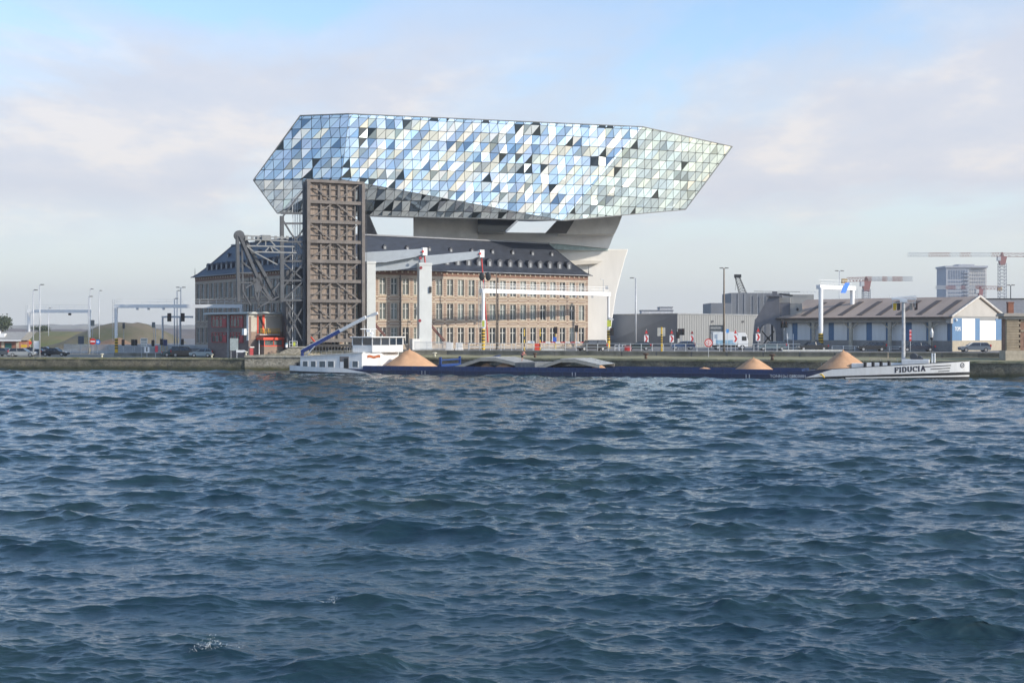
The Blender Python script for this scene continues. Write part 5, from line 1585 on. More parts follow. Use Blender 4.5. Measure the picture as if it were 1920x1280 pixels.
# second roof behind it
W2 = thing('rear_shed', 'grey pitched shed roof showing behind the warehouse gable', 'building', (px(1900, 262), 262, HZ))
za = pz(560, 262) - HZ
MB().prism([(-4.5, 0, 0), (-4.5, 0, za - 3), (-4.5, 6, za), (-4.5, 12, za - 3), (-4.5, 12, 0)], (22, 0, 0)).build('shed_body', mat('slate_grey_roof', (0.2, 0.2, 0.205), .7, var=.1), W2)
MB().bar((-4.6, 6, za + .1), (17.6, 6, za + .1), .3, .25).build('ridge_capping', black, W2)
# stone and brick gatehouse at the right edge
gm_ = mat('gate_stone', (0.33, 0.27, 0.19), .85, var=.2, scale=.6, bump=.3, bscale=4)
G1 = thing('stone_gatehouse', 'stone and brick gatehouse with cornice at the right edge of the quay', 'building', (px(1887, 212), 212, 2.6), R(0))
gz = lambda r: pz(r, 212) - 2.6
nst = 12
for k in range(nst):                              # rusticated corner of single blocks
    z0 = gz(657) + (gz(598) - gz(657)) * k / nst; z1 = gz(657) + (gz(598) - gz(657)) * (k + 1) / nst
    MB().box(0, 1.95 + (.0 if k % 2 else .25), -.12 - random.uniform(0, .03), .5, z0 + .03, z1 - .02).build('stone', gm_, G1)
MB().box(.1, 1.9, -.05, 2.4, gz(657), gz(598)).box(2.2, 14, .0, 2.4, gz(657), gz(598)).build('wall', mat('gate_brick', (0.27, 0.16, 0.115), .85, var=.2, scale=1), G1)
MB().box(-.25, 14, -.3, 2.4, 0, gz(657)).build('plinth', mat('gate_plinth', (0.42, 0.37, 0.29), .9, var=.15), G1)
MB().box(-.35, 14, -.4, 2.6, gz(598), gz(593)).box(-.7, 14, -.75, 2.8, gz(593), gz(589.5)).box(-.55, 14, -.6, 2.7, gz(589.5), gz(587)).build('cornice', mat('gate_cornice', (0.36, 0.33, 0.29), .8, var=.1), G1)
for r in (603, 622): MB().box(2.25, 14, -.1, -.003, gz(r), gz(r) + .3).build('stone_band', gm_, G1)
MB().box(2.9, 5, -.06, -.005, gz(650), gz(630)).build('window', dark_glass, G1)
CH = thing('brick_chimney', 'square red brick chimney rising behind the gatehouse cornice', 'chimney', (px(1894, 221), 221, 8.5))
MB().box(-.45, .45, -.4, .4, 0, pz(567, 221) - 8.5).box(-.52, .52, -.47, .47, pz(568, 221) - 8.5, pz(566, 221) - 8.5).build('stack', mat('chimney_brick', (0.28, 0.12, 0.075), .9, var=.2, scale=2), CH)

# old harbour crane: tapered plate tower on arched legs
OF = Frame(px(1440, 262), 262, R(-13))
oc = thing('harbour_crane', 'old grey plated harbour crane tower standing on arched legs', 'crane', (OF.ox, OF.oy, HZ), OF.rz)
OFz = Frame(OF.ox, OF.oy, OF.rz, HZ)
op = OFz.lp
c_shade = mat('crane_plate_shaded', (0.16, 0.16, 0.175), .6, var=.1, scale=.5); c_lit = mat('crane_plate_lit', (0.30, 0.295, 0.28), .6, var=.1, scale=.5)  # one plating, its shaded and sunlit sides put into two colours
A0, A1, A2, A3 = op(1417, 598), op(1462, 598), op(1461, 556), op(1442, 556)
bw = 5.0
def frust(p, q, r, s, back0, back1):
    b = MB(); v = [p, q, r, s] + [x + Vector((0, back0, 0)) for x in (p, q)] + [x + Vector((0, back1, 0)) for x in (r, s)]
    # front, right, back, left, top
    return b.add(v, [(0, 1, 2, 3), (1, 5, 6, 2), (5, 4, 7, 6), (4, 0, 3, 7), (3, 2, 6, 7), (1, 0, 4, 5)])
frust(A0, A1, A2, A3, bw, 2.6).build('tower', c_shade, oc)
MB().box(A3.x - .5, A2.x + .6, -.4, 3.2, A2.z, A2.z + .35).box(A3.x + .6, A2.x - .4, .3, 2, A2.z + .35, A2.z + 1.0).build('turntable', c_shade, oc)
# portal with arch on the front plane
xa, xb = op(1415, 640).x, op(1464, 640).x
zt_ = A0.z; cxm = (op(1424, 640).x + op(1454, 640).x) / 2; rad_ = (op(1454, 640).x - op(1424, 640).x) / 2; zs = zt_ - .9 - rad_
for y in (0, bw - .6):
    outer = [(xa - .5, 0), (xa, zt_), (xb, zt_), (xb + .4, 0)]
    left = [Vector((xa - .5, y, 0)), Vector((xa, y, zt_))] ; 
    pts_l = [(xa - .5, 0), (xa, zt_), (cxm, zt_)] + [(cxm - rad_ * math.sin(t), zs + rad_ * math.cos(t)) for t in [R(90) * k / 8 for k in range(9)]] + [(cxm - rad_ - .35, 0)]
    pts_r = [(cxm, zt_), (xb, zt_), (xb + .4, 0), (cxm + rad_ + .35, 0)] + [(cxm + rad_ * math.sin(t), zs + rad_ * math.cos(t)) for t in [R(90) * (8 - k) / 8 for k in range(9)]]
    for pp in (pts_l, pts_r):
        MB().prism([Vector((u, y, v)) for u, v in pp], (0, .6, 0)).build('portal_leg', c_shade, oc)
wb = MB(); cc = Vector((cxm + .1, .9, zs * .62))
for ang in (48, 132, 228, 312): wb.bar(cc, cc + Vector((math.cos(R(ang)) * rad_ * 1.15, 0, math.sin(R(ang)) * rad_ * 1.25)), .22, .2, (0, 1, 0))
wb.tube(cc - Vector((0, .15, 0)), cc + Vector((0, .3, 0)), .35, .35, 12).bar((cxm + .9, .9, 0), (cxm + .9, .9, zt_ - .4), .35)
wb.build('cross_bracing', black, oc)
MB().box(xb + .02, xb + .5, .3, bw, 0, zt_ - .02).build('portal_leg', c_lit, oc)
# side cabin and right-hand arched leg
k0, k1 = op(1466, 570).x, op(1504, 570).x
MB().box(A1.x - 1.2, k0 + 1.6, .5, 4.4, zt_ + .05, op(1470, 568).z).build('cabin', c_shade, oc)
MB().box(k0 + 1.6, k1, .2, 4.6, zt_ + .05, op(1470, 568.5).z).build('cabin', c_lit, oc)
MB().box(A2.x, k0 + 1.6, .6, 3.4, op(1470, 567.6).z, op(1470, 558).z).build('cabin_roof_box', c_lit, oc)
MB().box(xb + .5, k1 + .3, .2, 4.6, zt_ - .35, zt_ + .04).build('cabin_floor', black, oc)
ar_ = MB(); pr_ = [op(1492, 604, .5), op(1497, 616, .5), op(1500, 632, .5), op(1504, 652, .5)]
for p, q in zip(pr_[:-1], pr_[1:]): ar_.bar(p, q, .45, .8, (0, 1, 0))
ar_.bar(op(1494, 600, .5), op(1506, 652, .5), .3, .5, (0, 1, 0)); ar_.build('portal_leg', c_shade, oc)
MB().ball((k0 + 3.0, .1, zt_ + 1.9), .22, .1, .3).build('cabin_window', black, oc)
b = MB(); b.bar((A3.x - 3, 1, A2.z + 1.1), (A2.x + 4, 1, A2.z + .95), .08).bar((A2.x, 1, A2.z + .5), (A2.x + 2.6, 1, A2.z + .2), .2, .3); b.build('top_rail', black, oc)

# ------------------------------------------------------------------ far things: apartment tower and tower cranes
AT = thing('apartment_tower', 'pale high-rise under construction on the right skyline', 'building', (px(1812, 900), 900, 3.6))
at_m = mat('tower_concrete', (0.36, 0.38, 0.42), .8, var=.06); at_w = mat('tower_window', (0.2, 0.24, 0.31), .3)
ax = lambda c: px(c, 900) - AT.location.x
az_ = lambda r: pz(r, 900) - 3.6
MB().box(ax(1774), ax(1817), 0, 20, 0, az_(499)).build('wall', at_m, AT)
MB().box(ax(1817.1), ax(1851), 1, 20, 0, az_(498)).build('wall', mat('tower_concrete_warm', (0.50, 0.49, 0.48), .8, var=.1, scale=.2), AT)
MB().box(ax(1772), ax(1852), -.8, 20.5, az_(502), az_(498.5)).box(ax(1800), ax(1830), 3, 15, az_(498.5), az_(495)).build('roof_slab', at_m, AT)
for fl in range(8):
    r0 = 506 + fl * 6.8
    for k in range(8):
        c = 1779 + k * 4.7
        h_ = 3.6 if fl > 1 else 6.6
        MB().box(ax(c), ax(c + 2.3), -.25, -.02, az_(r0 + h_), az_(r0)).build('window', at_w, AT)
    MB().box(ax(1806), ax(1817), -1.2, -.03, az_(r0 + 6), az_(r0 + 5)).build('balcony', at_m, AT)
    b = MB()
    for k in range(7): b.box(ax(1820 + k * 4.4), ax(1822 + k * 4.4), .7, .98, az_(r0 + 4.5), az_(r0))
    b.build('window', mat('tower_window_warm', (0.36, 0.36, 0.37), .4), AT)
def tower_crane(label, col, D, row_jib, row_top, jib0, jib1, m_red, m_mast, mast_w):
    t = thing('tower_crane', label, 'crane', (px(col, D), D, 3.6), 0, 'tower cranes on the skyline')
    zj = pz(row_jib, D) - 3.6; zt = pz(row_top, D) - 3.6
    lattice(MB(), (0, 0, 0), (0, 0, zj - 4), mast_w, 22, .2).build('mast', m_mast, t)
    MB().prism([(-mast_w * .4, -1, zj - 5), (mast_w * .4, -1, zj - 5), (mast_w * .7, -1, zj), (-mast_w * .7, -1, zj)], (0, 2, 0)).build('slewing_unit', m_red, t)
    x0 = px(jib0, D) - px(col, D); x1 = px(jib1, D) - px(col, D)
    n = 9
    for k in range(n):                                  # jib in red and white lengths
        a_, b_ = x0 + (0 - x0) * k / n, x0 + (0 - x0) * (k + 1) / n
        lattice(MB(), (a_, 0, zj + .9), (b_, 0, zj + 1.0), 2.0, 4, .15).build('jib_section', m_red if k in (2, 3, 5, 8) else galv, t)
    lattice(MB(), (0, 0, zj + .8), (x1, 0, zj + .6), 1.9, 6, .17).build('counter_jib', m_red, t)
    MB().box(x1 - 2.5, x1, -1, 1, zj - 1.2, zj + 1).build('ballast', mat('ballast', (0.45, 0.3, 0.12), .8), t)
    lattice(MB(), (0, 0, zj), (0, 0, zt), 1.4, 3, .2, .4).build('mast_head', m_red, t)
    MB().box(-3, -1.2, -1.4, .6, zj - 2.6, zj - .3).build('cab', galv, t)
    return t
crane_red = mat('crane_red', (0.27, 0.12, 0.11), .6, var=.1)
tower_crane('red and white tower crane with its long jib over the high-rise', 1879, 760, 480.5, 473, 1703, 1960, crane_red, mat('crane_mast_grey', (0.18, 0.2, 0.25), .6), 3.6)
tower_crane('smaller red-headed tower crane behind the warehouse roof', 1624, 640, 526.5, 519, 1710, 1588, crane_red, mat('crane_mast_grey', (0.18, 0.2, 0.25), .6), 3.2)
tower_crane('pale low crane jib crossing in front of the high-rise', 1838, 820, 541.5, 537, 1755, 1878, mat('crane_dull_red', (0.28, 0.12, 0.12), .7), galv, 2.4)

# ------------------------------------------------------------------ street furniture
def stripes(t, r, z0, z1, n, first=yellow):
    for k in range(n):
        a_, b_ = z0 + (z1 - z0) * k / n, z0 + (z1 - z0) * (k + 1) / n
        MB().tube((0, 0, a_ + .004), (0, 0, b_ - .004), r, r, 14).build('warning_band', first if k % 2 == 0 else black, t)
def striped_post(parent, x, y, r, zbot, zsolid, zstripe, ztop, m=white_paint):
    MB().tube((x, y, zsolid if zsolid else 0), (x, y, ztop), r, r, 14).build('post', m, parent)
    def band(a_, b_, mm): MB().tube((x, y, a_), (x, y, b_), r + .03, r + .03, 14).build('warning_band', mm, parent)
    band(0, zsolid, yellow)
    n = 8
    for k in range(n):
        a_, b_ = zsolid + (zstripe - zsolid) * k / n, zsolid + (zstripe - zsolid) * (k + 1) / n
        band(a_ + .002, b_ - .002, black if k % 2 == 0 else yellow)
def signal(parent, x, y, z, s=1.0, n=3):
    so = MB().box(x - .2 * s, x + .2 * s, y - .25, y, z - .55 * s, z + .55 * s).box(x - .34 * s, x + .34 * s, y - .02, y + .02, z - .7 * s, z + .7 * s).build('signal_head', black, parent)
    for k in range(n):
        zz = z + (.34 - .34 * k) * s
        MB().tube((x, y - .3, zz), (x, y - .255, zz), .13 * s, .13 * s, 10).build('lens', mat('lens_red', (0.06, 0.012, 0.012), .2) if k == 0 else mat('lens_dark', (0.03, 0.03, 0.02), .2), so)
# 1. wide gantry across the road by the brick building
ga = thing('road_gantry', 'white height-limit gantry across the road before the brick building', 'gantry', (px(906, 262), 262, HZ))
e1 = Vector((px(1141, 287) - ga.location.x, 25, 0))
zg = pz(546, 262) - HZ
striped_post(ga, 0, 0, .33, 0, 1.7, 4.1, zg + .35)
striped_post(ga, e1.x, e1.y, .30, 0, 1.6, 3.8, zg + .1)
MB().bar((-.5, 0, zg + .1), e1 * 1.008 + Vector((0, 0, zg + .1)), .9, .85).build('beam', white_paint, ga, bevel=.03)
b = MB()
for k in range(26):
    p = e1 * (k / 25); b.bar(p + Vector((0, .35, zg + .5)), p + Vector((0, .35, zg + 1.6)), .045); 
for h in (.85, 1.25, 1.6): b.bar(Vector((-.2, .35, zg + h)), e1 + Vector((0, .35, zg + h)), .05)
for k in range(26):
    p = e1 * (k / 25); b.bar(p + Vector((0, -.35, zg + .5)), p + Vector((0, -.35, zg + 1.6)), .045)
for h in (1.05, 1.6): b.bar(Vector((-.2, -.35, zg + h)), e1 + Vector((0, -.35, zg + h)), .05)
b.build('walkway_railing', white_paint, ga)
b = MB()
for x in (-.95, -.55): b.bar((x, .2, 4), (x, .2, zg + 1.9), .05)
for k in range(22): b.bar((-.95, .2, 4.2 + k * .42), (-.55, .2, 4.2 + k * .42), .04)
b.build('ladder', galv, ga)
for x in (-.25, 1.0):
    MB().ball((x, -.45, zg + 2.9), .55, .2, .85, 14, 8).build('signal_head', black, ga)
MB().bar((.2, -.1, zg), (.2, -.1, zg + 3.6), .12).build('signal_post', galv, ga)
MB().box(-.3, .6, -.45, -.36, pz(613, 262) - HZ, pz(600, 262) - HZ).build('sign_panel', white_paint, ga)
MB().box(-.2, .25, -.47, -.452, pz(612, 262) - HZ, pz(601, 262) - HZ).build('sign_face', MATS['lime_yellow'], ga)
q = e1 + Vector((.0, -.4, 0)); MB().box(q.x - .35, q.x + .55, q.y - .05, q.y, 4.6, 6.0).build('sign_panel', MATS['lime_yellow'], ga)
signal(ga, q.x + .7, q.y, 3.5, 1.2)
MB().bar((q.x, q.y, 6.5), (q.x + 1.0, q.y - .2, 6.1), .25, .3).build('camera_unit', white_paint, ga)
b = MB()
for k, f in enumerate((.17, .34, .86, .72)): p = e1 * f; b.box(p.x - .2, p.x + .2, p.y - .3, p.y + .1, zg - .75, zg - .35)
b.build('sensor', galv, ga)
MB().tube(e1 * .955 + Vector((0, 0, zg + .5)), e1 * .955 + Vector((0, 0, zg + 3.2)), .07).bar(e1 * .955 + Vector((0, 0, zg + 3.2)), e1 * .93 + Vector((0, 0, zg + 3.25)), .2, .1).box(e1.x * .985 - .3, e1.x * .985 + .3, e1.y - .4, e1.y, zg + 1.2, zg + 1.9).build('lamp_mast', galv, ga)
# 2. gantry in front of the warehouse
gb = thing('road_gantry', 'white portal gantry with a blue sign before the warehouse', 'gantry', (px(1539, 252), 252, HZ))
e2 = Vector((px(1598, 259) - gb.location.x, 7, 0)); z2 = pz(539, 252) - HZ
striped_post(gb, 0, 0, .42, 0, 1.2, 3.2, z2)
striped_post(gb, e2.x, e2.y, .42, 0, 1.2, 3.2, z2 - .2)
MB().bar((-.5, 0, z2 + .1), e2 * 1.06 + Vector((0, 0, z2 + .1)), .9, .8).build('beam', white_paint, gb)
b = MB()
for k in range(8):
    p = e2 * (k / 7); b.bar(p + Vector((0, .3, z2 + .4)), p + Vector((0, .3, z2 + 1.5)), .05)
for h in (.9, 1.5): b.bar(Vector((-.3, .3, z2 + h)), e2 + Vector((0, .3, z2 + h)), .05)
b.build('walkway_railing', white_paint, gb)
MB().prism([e2 * .6 + Vector((.0, -.6, z2 - .9)), e2 * .75 + Vector((.05, -.6, z2 - .9)), e2 * .9 + Vector((0, -.6, z2 + 1.1)), e2 * .75 + Vector((0, -.6, z2 + 1.1))], (0, .08, 0)).build('sign_panel', mat('bright_blue', (0.05, 0.19, 0.7), .4), gb)
b = MB()
for x in (.6, .95): b.bar((e2.x + x, e2.y, 3.5), (e2.x + x, e2.y, z2), .05)
for k in range(18): b.bar((e2.x + .6, e2.y, 3.6 + k * .45), (e2.x + .95, e2.y, 3.6 + k * .45), .04)
b.build('ladder', galv, gb)
# 3. gantries on the left
def gantry_left(label, c0, c1, D, row, z0, bands=True, r=.3):
    t = thing('road_gantry', label, 'gantry', (px(c0, D), D, z0))
    zt = pz(row, D) - z0; x1 = px(c1, D) - px(c0, D)
    for x in (0, x1):
        if bands: striped_post(t, x, 0, r, 0, 1.4, 3.6, zt)
        else: MB().tube((x, 0, 0), (x, 0, zt), r, r, 12).build('post', white_paint, t)
    MB().bar((-.3, 0, zt), (x1 + .3, 0, zt), .6, .7).build('beam', white_paint, t)
    b = MB(); n = max(4, int(abs(x1) / 1.6))
    for k in range(n + 1): b.bar((x1 * k / n, .25, zt + .3), (x1 * k / n, .25, zt + 1.4), .04)
    for h in (.9, 1.4): b.bar((0, .25, zt + h), (x1, .25, zt + h), .04)
    b.build('walkway_railing', white_paint, t)
    b = MB()
    for x in (-.8, -.4): b.bar((x, .2, 3), (x, .2, zt + 1.4), .05)
    for k in range(16): b.bar((-.8, .2, 3.2 + k * .5), (-.4, .2, 3.2 + k * .5), .04)
    b.build('ladder', galv, t)
    return t, x1, zt
g1, x1, z1 = gantry_left('thin white gantry at the far left over the queue of cars', 54.5, 167.5, 300, 583.5, 2.2)
MB().box(x1 * .66, x1 * .70, -.4, .1, z1 - .9, z1 - .4).build('signal_head', black, g1)
g2, x1, z1 = gantry_left('white gantry reaching from beside the earth mound to the raised bridge', 218, 452, 272, 574, 2.2)
b = MB()
for f in (.17, .26, .38): b.box(x1 * f - .2, x1 * f + .2, -.3, .1, z1 - .75, z1 - .37)
b.build('sensor', galv, g2)
sgp = thing('signal_gantry', 'small grey signal gantry with two black traffic lights left of the brick building', 'gantry', (px(305, 290), 290, 2.2))
zs_ = pz(594, 290) - 2.2; xs_ = px(362, 290) - px(305, 290)
for x in (0, px(338, 290) - px(305, 290)): MB().tube((x, 0, 0), (x, 0, zs_ + .2), .2, .2, 12).build('post', galv, sgp)
MB().bar((-.2, 0, zs_), (xs_, 0, zs_), .35, .4).build('beam', galv, sgp)
for c in (318, 343): signal(sgp, px(c, 290) - px(305, 290), -.25, zs_ - .1, 1.3)

# street lamps
def lamp(label, col, D, row_top, z0, m=galv, r=.14, head=1, arm=0.9, side=1):
    t = thing('street_lamp', label, 'street lamp', (px(col, D), D, z0), 0, 'street lamps')
    zt = pz(row_top, D) - z0
    MB().tube((0, 0, 0), (0, 0, zt), r, r * .55, 10).build('pole', m, t, smooth=True)
    for s in ((side,) if head == 1 else (-1, 1)):
        a_ = MB().bar((0, 0, zt - .05), (s * arm, 0, zt + .05), .09).build('arm', m, t)
        MB().prism([(s * arm * .6, -.15, zt - .06), (s * (arm + .5), -.15, zt - .02), (s * (arm + .5), -.15, zt + .12), (s * arm * .6, -.15, zt + .16)], (0, .3, 0)).build('lamp_head', mat('lamp_head_grey', (0.14, 0.14, 0.14), .5), t)
for a_ in (('lamp post left of the tallest at the far left, shorter of the close pair', 62.5, 262, 544, 2.2), ('tallest white lamp post at the far left, nearest the silver estate', 74.5, 260, 534, 2.2), ('short lamp post standing before the far dyke on the left', 91, 420, 578, 2.2),
           ('white lamp post beside the left gantry, nearer the no-entry sign', 166.5, 290, 556, 2.2), ('thin tall lamp post just behind the left gantry end', 169, 340, 542, 2.2), ('thin lamp post left of the earth mound', 186, 380, 545, 2.2),
           ('shortest of the three lamp posts left of the brick building', 327, 300, 560, 2.2), ('middle lamp post of the three left of the brick building', 332, 310, 545, 2.2)):
    lamp(*a_, arm=.35, r=.15)
lamp('double-armed lamp post directly left of the brick building', 339, 305, 539, 2.2, head=2, arm=.6)
lamp('pale lamp post in front of the dark grey hall', 1192, 272, 521.5, HZ, arm=.7, side=-1, r=.22)
lamp('tall brown lamp post between the two grey halls', 1357.5, 238, 503, 3.0, timber_pole, .22, 2, .3)
lamp('brown lamp post in front of the brick facade', 931, 258, 512.5, HZ, timber_pole, .16, 1, .8, 1)
lamp('lamp post rising behind the gatehouse chimney', 1895, 268, 535, HZ, grey_steel, .15, 2, .3)
lamp('lamp post above the white gantry with the blue sign', 1574, 300, 508, HZ, galv, .15, 2, .5)

# railings
def railing(name, label, pts, m, h=1.35, step=2.0, rails=(.7, 1.33), r=.045, group=None, infill=None):
    p0 = Vector(pts[0]); t = thing(name, label, 'railing', p0)
    for a_, b_ in zip(pts[:-1], pts[1:]):
        a_, b_ = Vector(a_), Vector(b_); L_ = (b_ - a_).length; n = max(1, round(L_ / step))
        for k in range(n):
            q = a_.lerp(b_, k / n) - p0
            MB().tube(q, q + Vector((0, 0, h)), r * 1.25, r * 1.25, 8).build('post', m, t)
        rl = MB()
        for z in rails: rl.tube(a_ - p0 + Vector((0, 0, z)), b_ - p0 + Vector((0, 0, z)), r, r, 6)
        rl.build('rail', m, t)
        if infill:
            nb_ = int(L_ / infill); bb_ = MB()
            for k in range(nb_):
                q = a_.lerp(b_, (k + .5) / nb_) - p0; bb_.bar(q + Vector((0, 0, .1)), q + Vector((0, 0, h)), .05)
            o = bb_.build('balusters', m, t); o['kind'] = 'stuff'
    return t
rail_m = mat('railing_paint', (0.55, 0.57, 0.58), .5, var=.08)
railing('railing', 'grey two-rail railing along the wall above the quay', [(px(858, 249.6), 249.6, 3.66), (-4, 246.9, 3.66), (7.8, 243.1, 3.66), (50, 231.2, 3.66)], rail_m)
railing('palisade_fence', 'short grey palisade fence behind the tallest left sand heap', [(px(778, 252), 252, 3.62), (px(846, 250.5), 250.5, 3.62)], rail_m, 1.7, 2.4, (.3, 1.5), .04, infill=.2)
railing('guard_fence', 'pale grey fence along the road left of the control building', [(px(120, 300), 300, 2.2), (px(215, 292), 292, 2.2), (px(300, 286), 286, 2.2), (px(392, 280), 280, 2.2)], rail_m, 2.1, 2.6, (.4, 2.05), .05, infill=.14)
railing('site_fence', 'low fence of bars behind the wide gantry', [(px(880, 260), 260, HZ), (px(1050, 270), 270, HZ)], rail_m, 1.3, 2.5, (.5, 1.2), .05)
railing('step_railing', 'slanting white stair railing right of the black off-roader', [(px(1153, 246), 246, 3.62), (px(1174, 246), 246, 3.62)], white_paint, 1.1, .8, (.5, 1.05), .04)
railing('warehouse_railing', 'low white railing in front of the warehouse plinth', [(px(1560, 247.5), 247.5, 3.61), (px(1690, 240), 240, 3.61)], white_paint, .9, 2.2, (.45, .85), .04)

# low kerb / guide wall on the left quay
kb = MB().bar((px(215, 268), 268, 2.55), (px(360, 262), 262, 2.55), .5, .7).build('kerb_wall', wall_c)
tag(kb, 'low dark kerb wall in front of the pale left fence', 'kerb')

# ------------------------------------------------------------------ signs
def chevron(label, col, D, row):
    t = thing('chevron_sign', label, 'sign', (px(col, D), D, HZ), 0, 'red and white chevron signs on the bend')
    z = pz(row, D) - HZ
    MB().tube((0, .06, 0), (0, .06, z + 1.9), .05, .05, 8).build('post', galv, t)
    MB().box(-.42, .42, 0, .05, z - .7, z + .7).build('panel', white_paint, t)
    MB().prism([(-.3, -.01, z + .6), (.05, -.01, z + .6), (.35, -.01, z), (.05, -.01, z - .6), (-.3, -.01, z - .6), (0, -.01, z)], (0, .009, 0)).build('chevron', red, t)
    MB().prism([(-.3, -.008, z + 1.0), (.3, -.008, z + 1.0), (0, -.008, z + 1.7)], (0, .02, 0)).build('triangle', red, t)
for c, D, r, l in ((1212, 258, 635, 'leftmost red and white chevron sign, before the dark hall'), (1259.5, 262, 635, 'second chevron sign from the left, at the hall corner'), (1297.5, 268, 635, 'small chevron sign before the light grey hall'), (1379, 250, 635, 'chevron sign overlapping the white lorry cab'), (1421.5, 246, 632, 'chevron sign at the left leg of the harbour crane')):
    chevron(l, c, D, r)
def disc(label, col, D, row, rad, z0, rim, face, inner=None, cat='sign', name='round_sign', posts=True):
    t = thing(name, label, cat, (px(col, D), D, z0))
    z = pz(row, D) - z0
    if posts: MB().tube((0, .08, 0), (0, .08, z), .05, .05, 8).build('post', galv, t)
    MB().tube((0, .04, z), (0, 0, z), rad, rad, 20).build('disc', rim, t)
    MB().tube((0, -.002, z), (0, -.014, z), rad * .72, rad * .72, 20).build('face', face, t)
    return t, z
t, z = disc('red round speed sign on a post above the quay strip', 1328.5, 231, 642.5, .72, 2.75, red, white_paint)
MB().tube((0, -.016, z), (0, -.03, z), .36, .36, 16).build('mark', red, t)
for bx in ((-.22, -.06), (.04, .2)): MB().box(bx[0], bx[1], -.045, -.032, z - .22, z + .22).build('digit', white_paint, t)
t, z = disc('red no-entry sign with white bar beside the sand heap', 174, 292, 640, .7, 2.2, red, red)
MB().box(-.5, .5, -.04, -.016, z - .14, z + .14).build('bar', white_paint, t)
t, z = disc('blue round direction sign right of the no-entry sign', 183.5, 296, 641, .55, 2.2, blue_sign, mat('mid_blue', (0.08, 0.3, 0.7), .4))
MB().prism([(-.25, -.03, z - .1), (.05, -.03, z - .1), (.05, -.03, z - .3), (.3, -.03, z), (.05, -.03, z + .3), (.05, -.03, z + .1), (-.25, -.03, z + .1)], (0, .012, 0)).build('arrow', white_paint, t)
board('dark_sign', 'dark blue-grey sign board between the left lamp posts and mound', 'sign', 152, 630, 645, 1.3, 300, 2.2, mat('slate_sign', (0.06, 0.08, 0.11), .5), 1)
t = thing('sign_frame', 'white-framed stack of three grey boards on the left quay', 'sign', (px(270, 258), 258, 2.2))
zf_ = lambda r: pz(r, 258) - 2.2
for r0, r1, c0, c1 in ((634, 640, -.65, .65), (640.6, 644.4, -.65, .65), (645, 648.5, -.6, .6)):
    o = MB().box(c0, c1, -.05, 0, zf_(r1), zf_(r0)).build('panel', white_paint, t); MB().box(c0 + .1, c1 - .1, -.07, -.052, zf_(r1) + .07, zf_(r0) - .07).build('face', mat('grey_green_face', (0.32, 0.35, 0.33), .6), o)
MB().tube((-.5, .05, 0), (-.5, .05, zf_(634)), .05).build('post', galv, t); MB().tube((.55, .05, 0), (.55, .05, zf_(634)), .05).build('post', galv, t)
t = thing('notice_sign', 'white notice with black figure below the three grey boards', 'sign', (px(275.5, 256), 256, 2.2))
zf_ = lambda r: pz(r, 256) - 2.2
MB().box(-.5, .5, -.05, 0, zf_(661), zf_(650)).build('panel', white_paint, t); MB().box(-.12, .12, -.065, -.052, zf_(659), zf_(652)).ball((0, -.06, zf_(651.8)), .13, .01, .13).build('figure', black, t)
MB().tube((0, .05, 0), (0, .05, zf_(650)), .05).build('post', galv, t)
t = thing('lifebuoy_box', 'pink-red lifebuoy board on a post by the left quay', 'lifebuoy', (px(293.5, 256), 256, 2.2))
MB().box(-.28, .28, -.08, 0, zf_(660), zf_(648)).build('panel', mat('buoy_red', (0.6, 0.07, 0.1), .5), t); MB().tube((-.2, .05, 0), (-.2, .05, zf_(612)), .07).build('post', galv, t)
board('blue_yellow_board', 'dark blue board in a yellow frame beside the fence', 'sign', 310, 636.5, 648, .85, 284, 2.2, mat('navy_board', (0.03, 0.04, 0.12), .5), 2, yellow)
board('grey_sign_back', 'grey sign back on a tall post at the top right of the mound', 'sign', 288, 604, 614, .75, 300, 2.2, mat('sign_back', (0.2, 0.21, 0.2), .6), 1)
board('grey_sign_back', 'grey sign back beside the gantry post left of the mound', 'sign', 173.5, 600, 611, .9, 305, 2.2, MATS['sign_back'], 1)
board('grey_sign_back', 'dark sign back on the crest of the mound', 'sign', 232, 605, 616, .6, 330, 2.2, mat('sign_back_dark', (0.09, 0.09, 0.085), .6), 1)
board('yellow_sign', 'yellow sign beside the small brick pavilion at far left', 'sign', 45, 646, 651, 1.25, 285, 2.2, yellow, 2)
board('signal_board', 'white board with two dark lamps between the left lamp posts', 'sign', 69, 639, 654, 1.15, 275, 2.2, white_paint, 2)
board('orange_sign', 'small orange-red square sign at the left gantry foot', 'sign', 57, 640, 645, .55, 280, 2.2, orange_red, 1)
board('street_map_board', 'pale grey board on a yellow and black post before the dark hall', 'sign', 1240, 614, 630, 1.45, 245, HZ, mat('map_board', (0.42, 0.42, 0.38), .5), 1, yellow)
t = thing('marker_post', 'yellow and black striped marker post before the pale board', 'post', (px(1240.5, 241), 241, HZ))
zq = pz(613, 241) - HZ
MB().tube((0, 0, 0), (0, 0, zq * .3), .16, .16, 12).build('post', yellow, t)
for k in range(8): MB().tube((0, 0, zq * (.3 + .05 * k)), (0, 0, zq * (.35 + .05 * k)), .16, .16, 12).build('band', black if k % 2 else yellow, t)
MB().tube((0, 0, zq * .7), (0, 0, zq), .14, .14, 12).build('post', yellow, t)
t = thing('hoarding_frame', 'empty dark billboard frame before the light grey hall', 'billboard', (px(1344, 262), 262, HZ))
zq0, zq1 = pz(625, 262) - HZ, pz(610, 262) - HZ
b = MB()
for z in (zq0, (zq0 + zq1) / 2, zq1): b.bar((-1.35, 0, z), (1.35, 0, z), .12)
for x in (-1.35, 1.35): b.bar((x, 0, 0), (x, 0, zq1), .2)
b.build('frame', grey_steel, t); MB().box(-1.3, 1.3, .1, .16, zq0, zq1).build('panel', mat('hoarding_back', (0.27, 0.28, 0.28), .7), t)
